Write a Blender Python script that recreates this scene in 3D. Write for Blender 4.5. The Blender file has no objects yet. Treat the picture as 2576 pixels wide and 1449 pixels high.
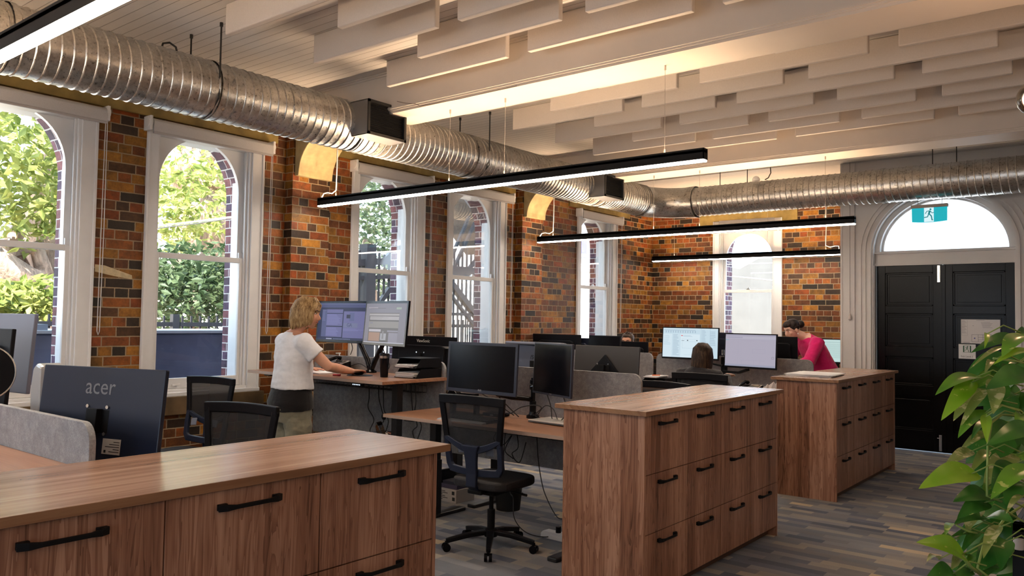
import bpy, math, random
from mathutils import Vector, Matrix
R = math.radians
random.seed(7)
sc = bpy.context.scene
col = sc.collection

# ------------------------------------------------------------------ camera
F_PX = 2005.01
YAW, PITCH, ROLL = R(-38.52863), R(2.26897), R(0.91233)
EYE = Vector((0, 0, 1.6))
fw = Vector((math.sin(YAW)*math.cos(PITCH), math.cos(YAW)*math.cos(PITCH), math.sin(PITCH)))
_r0 = Vector((math.cos(YAW), -math.sin(YAW), 0)); _u0 = _r0.cross(fw)
rt = _r0*math.cos(ROLL) + _u0*math.sin(ROLL)
up = -_r0*math.sin(ROLL) + _u0*math.cos(ROLL)
cam_d = bpy.data.cameras.new('camera'); cam = bpy.data.objects.new('camera', cam_d); col.objects.link(cam)
cam_d.sensor_width = 36; cam_d.lens = F_PX/2576*36; cam_d.clip_start = .05; cam_d.clip_end = 300
cam.matrix_world = Matrix(((rt.x, up.x, -fw.x, EYE.x), (rt.y, up.y, -fw.y, EYE.y), (rt.z, up.z, -fw.z, EYE.z), (0, 0, 0, 1)))
sc.camera = cam

# ------------------------------------------------------------------ world, sun, exposure
world = bpy.data.worlds.new('sky'); sc.world = world; world.use_nodes = True
wn = world.node_tree.nodes; wn['Background'].inputs[0].default_value = (0.62, 0.80, 1.0, 1); wn['Background'].inputs[1].default_value = 3.2
sun_d = bpy.data.lights.new('sun', 'SUN'); sun_d.energy = 13; sun_d.angle = R(1.0); sun_d.color = (1, .93, .82)
sun = bpy.data.objects.new('sun', sun_d); col.objects.link(sun)
sun.rotation_euler = Vector((-.42, .50, -.84)).to_track_quat('-Z', 'Y').to_euler()
sc.view_settings.view_transform = 'Standard'; sc.view_settings.look = 'None'
sc.view_settings.exposure = 0.9; sc.view_settings.gamma = 1.0; sc.view_settings.use_curve_mapping = False
cy = sc.cycles
cy.use_denoising = True; cy.max_bounces = 7; cy.diffuse_bounces = 4; cy.glossy_bounces = 3; cy.transmission_bounces = 4
cy.transparent_max_bounces = 12; cy.caustics_reflective = False; cy.caustics_refractive = False; cy.sample_clamp_indirect = 6
STRIP = 26.0      # brightness of the pendant diffusers facing down
STRIP_UP = 66.0   # and of the ones facing the ceiling

def ray(x, y): return fw*F_PX + rt*(x-1288) - up*(y-724.5)
def at(x, y, ax, v):
    d = ray(x, y); return EYE + d*((v-EYE[ax])/d[ax])
def AX(x, y, v): return at(x, y, 0, v)
def AY(x, y, v): return at(x, y, 1, v)
def AZ(x, y, v): return at(x, y, 2, v)
def AD(x, y, d): return EYE + ray(x, y)*(d/F_PX)

# ------------------------------------------------------------------ node helper
class NT:
    def __init__(s, name):
        s.m = bpy.data.materials.new(name); s.m.use_nodes = True; s.t = s.m.node_tree; s.n = s.t.nodes
        s.b = s.n['Principled BSDF']; s.out = s.n['Material Output']
    def l(s, a, b): s.t.links.new(a, b)
    def put(s, sock, v):
        if isinstance(v, (int, float)): sock.default_value = v
        elif isinstance(v, (tuple, list)):
            sock.default_value = tuple(v) + (1,) if len(v) == 3 and len(sock.default_value) == 4 else v
        else: s.l(v, sock)
    def ma(s, op, a, b=0, c=0, clamp=False):
        n = s.n.new('ShaderNodeMath'); n.operation = op; n.use_clamp = clamp
        s.put(n.inputs[0], a); s.put(n.inputs[1], b); s.put(n.inputs[2], c); return n.outputs[0]
    def comb(s, x, y, z=0):
        n = s.n.new('ShaderNodeCombineXYZ'); s.put(n.inputs[0], x); s.put(n.inputs[1], y); s.put(n.inputs[2], z); return n.outputs[0]
    def pos(s, local=False):
        if local:
            n = s.n.new('ShaderNodeTexCoord'); v = n.outputs['Object']
        else:
            n = s.n.new('ShaderNodeNewGeometry'); v = n.outputs['Position']
        q = s.n.new('ShaderNodeSeparateXYZ'); s.l(v, q.inputs[0]); return q.outputs[0], q.outputs[1], q.outputs[2]
    def nrm(s):
        n = s.n.new('ShaderNodeNewGeometry'); q = s.n.new('ShaderNodeSeparateXYZ'); s.l(n.outputs['True Normal'], q.inputs[0]); return q.outputs
    def noise(s, vec, scale=5, detail=3, rough=.5, dist=0):
        n = s.n.new('ShaderNodeTexNoise'); s.put(n.inputs['Vector'], vec); n.inputs['Scale'].default_value = scale
        n.inputs['Detail'].default_value = detail; n.inputs['Roughness'].default_value = rough; n.inputs['Distortion'].default_value = dist
        return n.outputs[0]
    def white(s, vec):
        n = s.n.new('ShaderNodeTexWhiteNoise'); n.noise_dimensions = '3D'; s.put(n.inputs['Vector'], vec); return n.outputs['Value']
    def ramp(s, f, stops, const=False):
        n = s.n.new('ShaderNodeValToRGB'); cr = n.color_ramp
        if const: cr.interpolation = 'CONSTANT'
        while len(cr.elements) < len(stops): cr.elements.new(.5)
        for e, (p, c) in zip(cr.elements, stops):
            e.position = p; e.color = tuple(c) + (1,) if len(c) == 3 else c
        s.put(n.inputs[0], f); return n.outputs[0]
    def mix(s, f, a, b, mode='MIX'):
        n = s.n.new('ShaderNodeMix'); n.data_type = 'RGBA'; n.blend_type = mode
        s.put(n.inputs[0], f); s.put(n.inputs[6], a); s.put(n.inputs[7], b); return n.outputs[2]
    def mrange(s, v, a, b, c=0, d=1):
        n = s.n.new('ShaderNodeMapRange'); s.put(n.inputs[0], v)
        for i, q in enumerate((a, b, c, d)): n.inputs[i+1].default_value = q
        return n.outputs[0]
    def bump(s, h, strength=.3, dist=.01):
        n = s.n.new('ShaderNodeBump'); n.inputs['Strength'].default_value = strength; n.inputs['Distance'].default_value = dist
        s.put(n.inputs['Height'], h); s.l(n.outputs[0], s.b.inputs['Normal'])
    def set(s, **k):
        for a, v in k.items(): s.put(s.b.inputs[{'col': 'Base Color', 'rough': 'Roughness', 'metal': 'Metallic', 'spec': 'Specular IOR Level',
            'emi': 'Emission Color', 'es': 'Emission Strength', 'coat': 'Coat Weight', 'alpha': 'Alpha', 'sheen': 'Sheen Weight',
            'trans': 'Transmission Weight', 'sub': 'Subsurface Weight'}[a]], v)
        return s.m

_M = {}
def M(name, c=(.5, .5, .5), rough=.5, metal=0, spec=.5, es=0, nz=0, nscale=40, bump=0, coat=0):
    if name in _M: return _M[name]
    t = NT(name)
    if nz or bump:
        x, y, z = t.pos(); n = t.noise(t.comb(x, y, z), nscale, 4)
        if nz:
            k = t.mrange(n, .3, .7, 1-nz, 1+nz); c = t.mix(1, c, t.comb(k, k, k), 'MULTIPLY')
        if bump: t.bump(n, bump, .004)
    t.set(col=c, rough=rough, metal=metal, spec=spec, coat=coat)
    if es: t.set(emi=c, es=es)
    _M[name] = t.m; return t.m

def brick_mat(name, stops, mortar, gloss=.55):
    t = NT(name); x, y, z = t.pos(); nx, ny, nz = t.nrm()
    f = t.ma('GREATER_THAN', t.ma('ABSOLUTE', nx), .6)
    u = t.ma('ADD', t.ma('MULTIPLY', y, f), t.ma('MULTIPLY', x, t.ma('SUBTRACT', 1, f)))
    wob = t.noise(t.comb(x, y, z), 9, 2)
    zz = t.ma('ADD', z, t.ma('MULTIPLY', t.ma('SUBTRACT', wob, .5), .008))
    h = .0825; row = t.ma('FLOOR', t.ma('DIVIDE', zz, h)); fv = t.ma('FRACT', t.ma('DIVIDE', zz, h))
    hd = t.ma('LESS_THAN', t.ma('MODULO', row, 3), .5)
    L = t.ma('SUBTRACT', .236, t.ma('MULTIPLY', hd, .118))
    off = t.ma('ADD', t.ma('MULTIPLY', t.ma('MODULO', row, 2), .118), t.ma('MULTIPLY', hd, .03))
    q = t.ma('DIVIDE', t.ma('ADD', t.ma('ADD', u, 50), t.ma('ADD', off, t.ma('MULTIPLY', t.ma('SUBTRACT', t.white(t.comb(row, 3, 1)), .5), .03))), L)
    cl = t.ma('FLOOR', q); fu = t.ma('FRACT', q)
    du = t.ma('MULTIPLY', t.ma('MINIMUM', fu, t.ma('SUBTRACT', 1, fu)), L)
    dv = t.ma('MULTIPLY', t.ma('MINIMUM', fv, t.ma('SUBTRACT', 1, fv)), h)
    d = t.ma('MINIMUM', du, dv)
    n2 = t.noise(t.comb(x, y, z), 70, 3)
    d = t.ma('ADD', d, t.ma('MULTIPLY', t.ma('SUBTRACT', n2, .5), .005))
    mk = t.mrange(d, .003, .0065)
    rnd = t.white(t.comb(cl, row, f)); r2 = t.white(t.comb(row, cl, 7.3))
    c = t.ramp(rnd, [(p_, (q_[0]*.78, q_[1]*.76, q_[2]*.5)) for p_, q_ in stops] if name[0] == 'i' else stops, True)
    n3 = t.noise(t.comb(t.ma('ADD', x, rnd), t.ma('ADD', y, r2), z), 11, 4, .6)
    k = t.ma('MULTIPLY', t.mrange(n3, .3, .72, .5, 1.3), t.mrange(r2, 0, 1, .62, 1.12))
    k = t.ma('MULTIPLY', k, t.mrange(n2, .3, .7, .85, 1.15))
    c = t.mix(1, c, t.comb(k, k, k), 'MULTIPLY')
    # pale scuffs of old paint and plaster
    sc_ = t.mrange(t.noise(t.comb(x, y, t.ma('MULTIPLY', z, 2)), 5, 5, .7), .69, .74)
    c = t.mix(t.ma('MULTIPLY', sc_, .5), c, (.42, .34, .22))
    c = t.mix(mk, mortar, c)
    t.set(col=c, rough=t.mrange(mk, 0, 1, .9, gloss), spec=.4)
    t.bump(t.ma('ADD', t.ma('MULTIPLY', mk, .7), t.ma('MULTIPLY', n2, .3)), .55, .008)
    return t.m
BR = [(0, (.27, .075, .018)), (.15, (.40, .12, .022)), (.31, (.17, .055, .02)), (.45, (.34, .15, .025)), (.57, (.03, .018, .014)), (.64, (.45, .19, .03)),
      (.73, (.10, .042, .02)), (.84, (.34, .075, .015)), (.93, (.05, .026, .018))]
brick = brick_mat('interior_brick', BR, (.31, .23, .145))
brick_out = brick_mat('outside_brick', [(0, (.17, .07, .09)), (.35, (.13, .07, .12)), (.6, (.22, .075, .075)), (.8, (.10, .06, .09))], (.62, .58, .55), .8)

def wood_mat(name, ax, dark=(.085, .030, .015), mid=(.29, .135, .080), lite=(.50, .29, .195), rough=.38, fine=1.0, strip=.115):
    t = NT(name); x, y, z = t.pos()
    a, c = {'Z': (z, t.ma('ADD', x, y)), 'Y': (y, t.ma('ADD', x, z)), 'X': (x, t.ma('ADD', y, z))}[ax]
    st = t.ma('FLOOR', t.ma('DIVIDE', t.ma('ADD', c, 20), strip))
    rs = t.white(t.comb(st, 2, 5)); a2 = t.ma('ADD', a, t.ma('MULTIPLY', rs, 37))
    g = t.noise(t.comb(t.ma('MULTIPLY', c, 12), t.ma('MULTIPLY', a2, .8), 0), 1.6, 3, .55, .9)
    rings = t.ma('FRACT', t.ma('MULTIPLY', g, 7))
    rings = t.ma('POWER', rings, 2.2)
    fine_n = t.noise(t.comb(t.ma('MULTIPLY', c, 260 if ax == 'Z' else 110), t.ma('MULTIPLY', a2, 3), 0), 1, 3, .6)
    broad = t.noise(t.comb(t.ma('MULTIPLY', c, 26), t.ma('MULTIPLY', a2, 1.1), 3), 1, 3, .5, .3)
    v = t.ma('ADD', t.ma('MULTIPLY', broad, .62 if ax == 'Z' else .74), t.ma('MULTIPLY', t.ma('SUBTRACT', 1, rings), .22 if ax == 'Z' else .05))
    v = t.ma('ADD', v, t.ma('MULTIPLY', t.ma('SUBTRACT', fine_n, .5), .34*fine))
    v = t.ma('ADD', v, t.ma('MULTIPLY', t.ma('SUBTRACT', rs, .5), .24))
    c3 = t.ramp(v, [(.15, dark), (.45, mid), (.72, lite)])
    t.set(col=c3, rough=rough, spec=.45)
    if ax == 'Z': t.bump(fine_n, .05, .001)
    return t.m
wood_z = wood_mat('walnut_laminate_upright', 'Z')
wood_y = wood_mat('walnut_laminate_top', 'Y', (.21, .11, .068), (.37, .225, .155), (.49, .34, .25), .26, .35)  # paler than the uprights: window reflections put into the colour
wood_x = wood_mat('walnut_laminate_desk', 'X', (.19, .085, .045), (.33, .17, .10), (.45, .27, .17), .28, .7)
edge_w = wood_mat('walnut_edge_band', 'Y', (.20, .09, .04), (.30, .155, .075), (.36, .2, .1), .45, .5)

def carpet_mat():
    t = NT('carpet_tiles'); x, y, z = t.pos()
    rw = .086; row = t.ma('FLOOR', t.ma('DIVIDE', t.ma('ADD', y, 20), rw))
    r1 = t.white(t.comb(row, 1, 1)); L = t.mrange(r1, 0, 1, .17, .42)
    cl = t.ma('FLOOR', t.ma('DIVIDE', t.ma('ADD', t.ma('ADD', x, 20), t.ma('MULTIPLY', r1, 5)), L))
    rnd = t.white(t.comb(cl, row, 4)); r2 = t.white(t.comb(row, cl, 9))
    c = t.ramp(rnd, [(0, (.12, .13, .15)), (.2, (.165, .17, .185)), (.38, (.085, .095, .13)), (.5, (.22, .205, .185)), (.66, (.135, .135, .145)), (.78, (.055, .065, .10)),
                     (.86, (.27, .24, .20)), (.93, (.40, .32, .21)), (.965, (.19, .185, .185))], True)
    bg = t.noise(t.comb(t.ma('MULTIPLY', x, 1.2), t.ma('MULTIPLY', y, 3), 0), 1.3, 3)
    k = t.ma('MULTIPLY', t.mrange(bg, .3, .7, 1.05, 1.5), t.mrange(t.noise(t.comb(t.ma('MULTIPLY', x, 60), t.ma('MULTIPLY', y, 240), 0), 3, 2), .2, .8, .7, 1.3))
    c = t.mix(1, c, t.comb(k, k, k), 'MULTIPLY')
    t.set(col=c, rough=.95, spec=.15, sheen=.2); t.bump(t.noise(t.comb(x, y, z), 500, 2), .3, .003)
    return t.m
carpet = carpet_mat()

def board_mat(name, c, pitch=.09):
    t = NT(name); x, y, z = t.pos(); f = t.ma('FRACT', t.ma('DIVIDE', t.ma('ADD', y, 20), pitch))
    d = t.ma('MINIMUM', f, t.ma('SUBTRACT', 1, f)); g = t.mrange(d, .015, .05)
    n = t.noise(t.comb(x, y, z), 2, 3); k = t.mrange(n, .3, .7, .94, 1.05)
    cc = t.mix(1, c, t.comb(k, k, k), 'MULTIPLY'); cc = t.mix(g, (c[0]*.45, c[1]*.42, c[2]*.4), cc)
    t.set(col=cc, rough=.5); t.bump(g, .4, .004); return t.m
ceil_m = board_mat('painted_ceiling_boards', (.66, .62, .58))
white = M('white_paint', (.70, .67, .64), .42, nz=.04, nscale=3)
sash_w = M('window_paint', (.74, .73, .72), .38, nz=.03, nscale=6)
beam_m = M('beam_paint', (.64, .57, .50), .5, nz=.04, nscale=2)
baf_m = M('acoustic_felt_white', (.62, .56, .51), .85, nz=.03, nscale=120)
olive = M('olive_plaster', (.27, .19, .055), .7, nz=.35, nscale=5, bump=.2)
dark_sill = M('sill_paint', (.12, .075, .035), .5, nz=.4, nscale=6)
black_p = M('black_plastic', (.006, .006, .008), .42, spec=.16)
black_g = M('black_gloss', (.004, .004, .006), .18, spec=.2)
black_m = M('black_powder_coat', (.006, .006, .007), .5, spec=.15)
door_m = M('black_door_paint', (.0035, .003, .003), .24, spec=.16, nz=.3, nscale=8)
blue_p = M('blue_black_plastic', (.014, .020, .042), .42, spec=.3)
chrome = M('chrome', (.75, .74, .72), .18, 1)
steel = M('brushed_steel', (.5, .5, .5), .35, 1)
silver = M('silver_plastic', (.48, .47, .46), .32, .6)
paper = M('paper', (.82, .80, .80), .7)
card = M('carton', (.55, .50, .46), .8)
whitep = M('white_plastic', (.75, .74, .73), .4)

def felt_mat():
    t = NT('grey_felt'); x, y, z = t.pos(); v = t.comb(x, y, z)
    n = t.noise(v, 22, 6, .75); n2 = t.noise(v, 160, 3, .7)
    k = t.ma('ADD', t.ma('MULTIPLY', n, .6), t.ma('MULTIPLY', n2, .4))
    t.set(col=t.ramp(k, [(.33, (.19, .195, .205)), (.5, (.29, .295, .305)), (.66, (.42, .42, .425))]), rough=.95, spec=.2)
    t.bump(n2, .3, .003); return t.m
felt = felt_mat()

def galv_mat():
    t = NT('galvanised_steel'); x, y, z = t.pos(True); v = t.comb(x, y, z)
    n = t.noise(v, 45, 4, .7); n2 = t.noise(v, 6, 3)
    k = t.ma('ADD', t.ma('MULTIPLY', n, .55), t.ma('MULTIPLY', n2, .45))
    t.set(col=t.ramp(k, [(.32, (.30, .28, .25)), (.5, (.52, .50, .46)), (.7, (.72, .70, .66))]), metal=.95, rough=t.mrange(n, .3, .7, .24, .42))
    t.bump(n, .12, .004); return t.m
galv = galv_mat()

def glass_mat(name, tint=(1, 1, 1), gl=1.0):
    t = NT(name); t.n.remove(t.b)
    tr = t.n.new('ShaderNodeBsdfTransparent'); tr.inputs[0].default_value = tint + (1,)
    g = t.n.new('ShaderNodeBsdfGlossy'); g.inputs['Roughness'].default_value = .02
    fr = t.n.new('ShaderNodeFresnel'); fr.inputs[0].default_value = 1.45
    mx = t.n.new('ShaderNodeMixShader'); t.l(t.ma('MULTIPLY', fr.outputs[0], gl), mx.inputs[0]); t.l(tr.outputs[0], mx.inputs[1]); t.l(g.outputs[0], mx.inputs[2])
    t.l(mx.outputs[0], t.out.inputs[0]); return t.m
glass = glass_mat('window_glass', (.97, .98, .98), .5)
def frosted():
    t = NT('frosted_glass'); t.n.remove(t.b)
    tr = t.n.new('ShaderNodeBsdfTranslucent'); tr.inputs[0].default_value = (.9, .92, .95, 1)
    t2 = t.n.new('ShaderNodeBsdfTransparent'); mx = t.n.new('ShaderNodeMixShader'); mx.inputs[0].default_value = .5
    t.l(tr.outputs[0], mx.inputs[1]); t.l(t2.outputs[0], mx.inputs[2]); t.l(mx.outputs[0], t.out.inputs[0]); return t.m
frost = frosted()
def mesh_fabric(name, c, op):
    t = NT(name); t.set(col=c, rough=.8, alpha=op); return t.m
net = mesh_fabric('black_chair_mesh', (.006, .006, .008), .9)
clear_pl = glass_mat('clear_plastic', (.86, .88, .90), 2.2)

# ------------------------------------------------------------------ mesh builder
class MB:
    def __init__(s): s.v = []; s.f = []; s.mi = []; s.cur = 0
    def add(s, vs, fs):
        o = len(s.v); s.v += [tuple(q) for q in vs]; s.f += [tuple(i+o for i in q) for q in fs]; s.mi += [s.cur]*len(fs); return s
    def box(s, a, b):
        x0, y0, z0 = a; x1, y1, z1 = b
        x0, x1 = min(x0, x1), max(x0, x1); y0, y1 = min(y0, y1), max(y0, y1); z0, z1 = min(z0, z1), max(z0, z1)
        return s.add([(x0, y0, z0), (x1, y0, z0), (x1, y1, z0), (x0, y1, z0), (x0, y0, z1), (x1, y0, z1), (x1, y1, z1), (x0, y1, z1)],
                     [(0, 3, 2, 1), (4, 5, 6, 7), (0, 1, 5, 4), (1, 2, 6, 5), (2, 3, 7, 6), (3, 0, 4, 7)])
    def cbox(s, c, d): return s.box([c[i]-d[i]/2 for i in range(3)], [c[i]+d[i]/2 for i in range(3)])
    def prism(s, pts, ax, a, b):
        """pts: 2D outline; ax: extrusion axis; the outline axes are the other two in order"""
        def P(p, v): return {0: (v, p[0], p[1]), 1: (p[0], v, p[1]), 2: (p[0], p[1], v)}[ax]
        n = len(pts); vs = [P(p, a) for p in pts] + [P(p, b) for p in pts]
        ar = sum(pts[i][0]*pts[(i+1) % n][1] - pts[(i+1) % n][0]*pts[i][1] for i in range(n))
        fl = (ar > 0) ^ (ax == 1) ^ (b < a)
        fs = [tuple(range(n))[::-1] if fl else tuple(range(n)), tuple(range(n, 2*n)) if fl else tuple(range(n, 2*n))[::-1]]
        for i in range(n):
            j = (i+1) % n; q = (i, j, j+n, i+n); fs.append(q if fl else q[::-1])
        return s.add(vs, fs)
    def ring(s, path, rad, n=10, cap=True, ref=None, flat=1.0):
        """tube along path; rad number or list (or (a,b) pairs with a along ref)"""
        P = [Vector(p) for p in path]; m = len(P); vs = []; prev = None
        for i, p in enumerate(P):
            d = (P[min(i+1, m-1)] - P[max(i-1, 0)]).normalized()
            if prev is None:
                a = Vector(ref) if ref else (Vector((0, 0, 1)) if abs(d.z) < .9 else Vector((1, 0, 0)))
            else: a = Vector(ref) if ref else prev
            a = (a - d*a.dot(d)); a = a.normalized() if a.length > 1e-6 else d.orthogonal().normalized()
            b = d.cross(a); prev = a
            r = rad[i] if isinstance(rad, (list, tuple)) else rad
            ra, rb = r if isinstance(r, (list, tuple)) else (r, r*flat)
            for k in range(n):
                t = 2*math.pi*k/n; vs.append(p + a*(ra*math.cos(t)) + b*(rb*math.sin(t)))
        fs = []
        for i in range(m-1):
            for k in range(n):
                j = (k+1) % n; fs.append((i*n+k, i*n+j, (i+1)*n+j, (i+1)*n+k))
        if cap: fs += [tuple(range(n))[::-1], tuple(range((m-1)*n, m*n))]
        return s.add(vs, fs)
    def cyl(s, a, b, r, n=16, r2=None): return s.ring([a, b], [r, r if r2 is None else r2], n)
    def lathe(s, prof, c=(0, 0, 0), n=24, close=True):
        vs = []; 
        for r, z in prof:
            for k in range(n):
                t = 2*math.pi*k/n; vs.append((c[0]+r*math.cos(t), c[1]+r*math.sin(t), c[2]+z))
        fs = []; m = len(prof)
        for i in range(m-1):
            for k in range(n):
                j = (k+1) % n; fs.append((i*n+k, i*n+j, (i+1)*n+j, (i+1)*n+k))
        if close: fs += [tuple(range(n))[::-1], tuple(range((m-1)*n, m*n))]
        return s.add(vs, fs)
    def ell(s, c, r, n=16, m=10, rot=None):
        vs = []; c = Vector(c)
        for i in range(1, m):
            ph = math.pi*i/m
            for k in range(n):
                t = 2*math.pi*k/n; v = Vector((r[0]*math.sin(ph)*math.cos(t), r[1]*math.sin(ph)*math.sin(t), r[2]*math.cos(ph)))
                vs.append(c + (rot @ v if rot else v))
        top = Vector((0, 0, r[2])); vs += [c + (rot @ top if rot else top), c - (rot @ top if rot else top)]
        fs = []; T = (m-1)*n
        for k in range(n):
            j = (k+1) % n; fs.append((T, k, j)); fs.append((T+1, (m-2)*n+j, (m-2)*n+k))
            for i in range(m-2): fs.append((i*n+k, (i+1)*n+k, (i+1)*n+j, i*n+j))
        return s.add(vs, fs)
    def sweep(s, pts, w, t, nrm=(0, -1, 0)):
        """flat bar: width w across the path, thickness t along nrm"""
        P = [Vector(p) for p in pts]; m = len(P); vs = []; N0 = Vector(nrm)
        for i, p in enumerate(P):
            d = (P[min(i+1, m-1)] - P[max(i-1, 0)]).normalized(); nn = (N0 - d*N0.dot(d)).normalized(); b = d.cross(nn)
            ww = w[i] if isinstance(w, (list, tuple)) else w
            for (u, v) in ((-1, -1), (1, -1), (1, 1), (-1, 1)): vs.append(p + b*(ww/2*u) + nn*(t/2*v))
        fs = [(0, 1, 2, 3)[::-1], tuple(4*(m-1)+k for k in range(4))]
        for i in range(m-1):
            for k in range(4):
                j = (k+1) % 4; fs.append((4*i+k, 4*i+j, 4*i+4+j, 4*i+4+k))
        return s.add(vs, fs)
    def build(s, name, mats, parent=None, smooth=False, bevel=0, world=True, seg=2):
        me = bpy.data.meshes.new(name)
        off = Vector((0, 0, 0))
        if parent is not None and world:
            q = parent
            while q is not None: off += q.location; q = q.parent
        me.from_pydata([Vector(v)-off for v in s.v], [], s.f)
        if not isinstance(mats, (list, tuple)): mats = [mats]
        for m in mats: me.materials.append(m)
        me.polygons.foreach_set('material_index', s.mi)
        if smooth:
            me.polygons.foreach_set('use_smooth', [True]*len(me.polygons))
            if smooth == 'auto': me.set_sharp_from_angle(angle=R(40))
        me.update()
        o = bpy.data.objects.new(name, me); col.objects.link(o)
        if parent is not None: o.parent = parent
        if bevel:
            b = o.modifiers.new('bevel', 'BEVEL'); b.width = bevel; b.segments = seg; b.limit_method = 'ANGLE'; b.angle_limit = R(35)
        return o

def tag(o, label=None, cat=None, group=None, kind=None):
    if label: o['label'] = label
    if cat: o['category'] = cat
    if group: o['group'] = group
    if kind: o['kind'] = kind
    return o
def thing(name, label, cat, loc=(0, 0, 0), rz=0, group=None, kind=None):
    o = bpy.data.objects.new(name, None); col.objects.link(o); o.location = loc; o.rotation_euler = (0, 0, rz); o.empty_display_size = .1
    return tag(o, label, cat, group, kind)
def copy_tree(o, parent=None):
    c = o.copy(); col.objects.link(c)
    if parent is not None: c.parent = parent
    for ch in list(o.children): copy_tree(ch, c)
    return c
def text_mesh(name, s, size, mat, parent, loc, rot, ext=.0006, sx=1.0, shear=0, font_space=1.0):
    """lettering as a mesh part; local coordinates of parent"""
    cu = bpy.data.curves.new('t', 'FONT'); cu.body = s; cu.size = size; cu.extrude = ext; cu.align_x = 'CENTER'; cu.shear = shear; cu.space_character = font_space
    cu.resolution_u = 3
    to = bpy.data.objects.new('t', cu); col.objects.link(to)
    bpy.context.view_layer.update()
    me = bpy.data.meshes.new_from_object(to.evaluated_get(bpy.context.evaluated_depsgraph_get()))
    bpy.data.objects.remove(to); me.materials.clear(); me.materials.append(mat)
    o = bpy.data.objects.new(name, me); col.objects.link(o); o.parent = parent; o.location = loc; o.rotation_euler = rot; o.scale = (sx, 1, 1)
    return o

# ================================================================== the setting
XW, ZC, YE, YD = -6.85, 3.82, 12.6, 11.18
XR, YB = 3.4, -3.2
def S(o): o['kind'] = 'structure'; return o
S(MB().box((-7.28, YB-.2, -.12), (XR+.2, YE+.4, 0)).build('floor', carpet))
S(MB().box((-7.28, YB-.2, ZC), (XR+.2, YE+.4, ZC+.15)).build('ceiling', ceil_m))

def arch_leaf(mb, ax, fa, fb, u0, u1, z0, z1, h0, h1, hz0, spring, top, n=20, jamb=True):
    """a wall leaf between u0..u1, z0..z1 with an arched hole h0..h1 from hz0 to an arch; ax = axis of thickness"""
    def bx(a, b, c, d):
        if b-a < 1e-4 or d-c < 1e-4: return
        if ax == 0: mb.box((fa, a, c), (fb, b, d))
        else: mb.box((a, fa, c), (b, fb, d))
    bx(u0, h0, z0, z1); bx(h1, u1, z0, z1); bx(h0, h1, z0, hz0)
    c = (h0+h1)/2; ra = (h1-h0)/2; rz = top-spring
    pts = [(c-ra*math.cos(math.pi*i/n), spring+rz*math.sin(math.pi*i/n)) for i in range(n+1)]
    for (a, za), (b, zb) in zip(pts[:-1], pts[1:]):
        mb.prism([(a, za), (b, zb), (b, z1), (a, z1)], ax, fa, fb)
WIN = [(-2.05, -.9), (-.45, .70), (1.85, 3.00), (3.42, 4.60), (5.73, 6.86), (7.27, 8.43), (10.18, 11.35)]
Z0W, ZTOP = .90, 3.29
wl = MB(); wo = MB(); y = YB-.2
for (a, b) in WIN:
    wl.box((XW-.15, y, 0), (XW, a+.09, ZC)); wl.box((XW-.15, a+.09, 0), (XW, b-.09, .872)); wl.box((XW-.15, a+.09, ZTOP), (XW, b-.09, ZC))
    y = b-.09
wl.box((XW-.15, y, 0), (XW, YE+.4, ZC))
for p0 in (1.01, 4.87, 8.66): wl.box((XW, p0, 0), (XW+.12, p0+.47, 3.44))
S(wl.build('wall_left', brick))
y = YB-.2
edges = [YB-.2] + [(WIN[i][1]+WIN[i+1][0])/2 for i in range(len(WIN)-1)] + [YE+.4]
for (a, b), e0, e1 in zip(WIN, edges[:-1], edges[1:]):
    arch_leaf(wo, 0, XW-.43, XW-.15, e0, e1, -.1, 4.4, a+.06, b-.125, .96, 2.76, 3.33)
S(wo.build('wall_outside', brick_out))
# end wall of the brick alcove
X6a, X6b = -5.70, -4.53
we = MB(); we.box((XW, YE, 0), (X6a+.08, YE+.15, ZC)); we.box((X6b-.08, YE, 0), (-3.1, YE+.15, ZC)); we.box((X6a+.08, YE, 0), (X6b-.08, YE+.15, .872)); we.box((X6a+.08, YE, 3.22), (X6b-.08, YE+.15, ZC))
S(we.build('wall_end', brick))
w2 = MB(); arch_leaf(w2, 1, YE+.15, YE+.42, XW-.43, -3.1, -.1, 4.4, X6a+.15, X6b-.05, .98, 2.76, 3.3); S(w2.build('wall_end_outside', brick_out))
# white door wall with the arched doorway
DX0, DX1, DTOP, ASP, ATOP = -2.815, -1.215, 2.39, 2.575, 3.255
wd = MB(); wd.box((-3.22, YD, 0), (DX0, YD+.35, ZC)); wd.box((DX1, YD, 0), (XR, YD+.35, ZC)); wd.box((DX0, YD+.12, DTOP), (DX1, YD+.35, ASP))
c = (DX0+DX1)/2
def arc(a, b, n=28, cx=c, cz=ASP): return [(cx-a*math.cos(math.pi*i/n), cz+b*math.sin(math.pi*i/n)) for i in range(n+1)]
pts = arc(.80, .74)
for (a, za), (b, zb) in zip(pts[:-1], pts[1:]): wd.prism([(a, za), (b, zb), (b, ZC), (a, ZC)], 1, YD, YD+.35)
po, pi = arc(.80, .74), arc(.742, .675)
for i in range(28): wd.prism([pi[i], pi[i+1], po[i+1], po[i]], 1, YD+.10, YD+.3)
S(wd.build('wall_back', white))
S(MB().box((-3.22, YD, 0), (-3.10, YE+.4, ZC)).build('wall_return', white))
def wall_with_openings(ax, fa, fb, u0, u1, ops, name, z0=.9, z1=3.1):
    m = MB(); k = u0
    def bx(a, b, c, d): m.box((fa, a, c), (fb, b, d)) if ax == 0 else m.box((a, fa, c), (b, fb, d))
    for a, b in ops: bx(k, a, 0, ZC); bx(a, b, 0, z0); bx(a, b, z1, ZC); k = b
    bx(k, u1, 0, ZC); S(m.build(name, white))
wall_with_openings(0, XR, XR+.2, YB-.2, YD+.35, [], 'wall_right')
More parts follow.
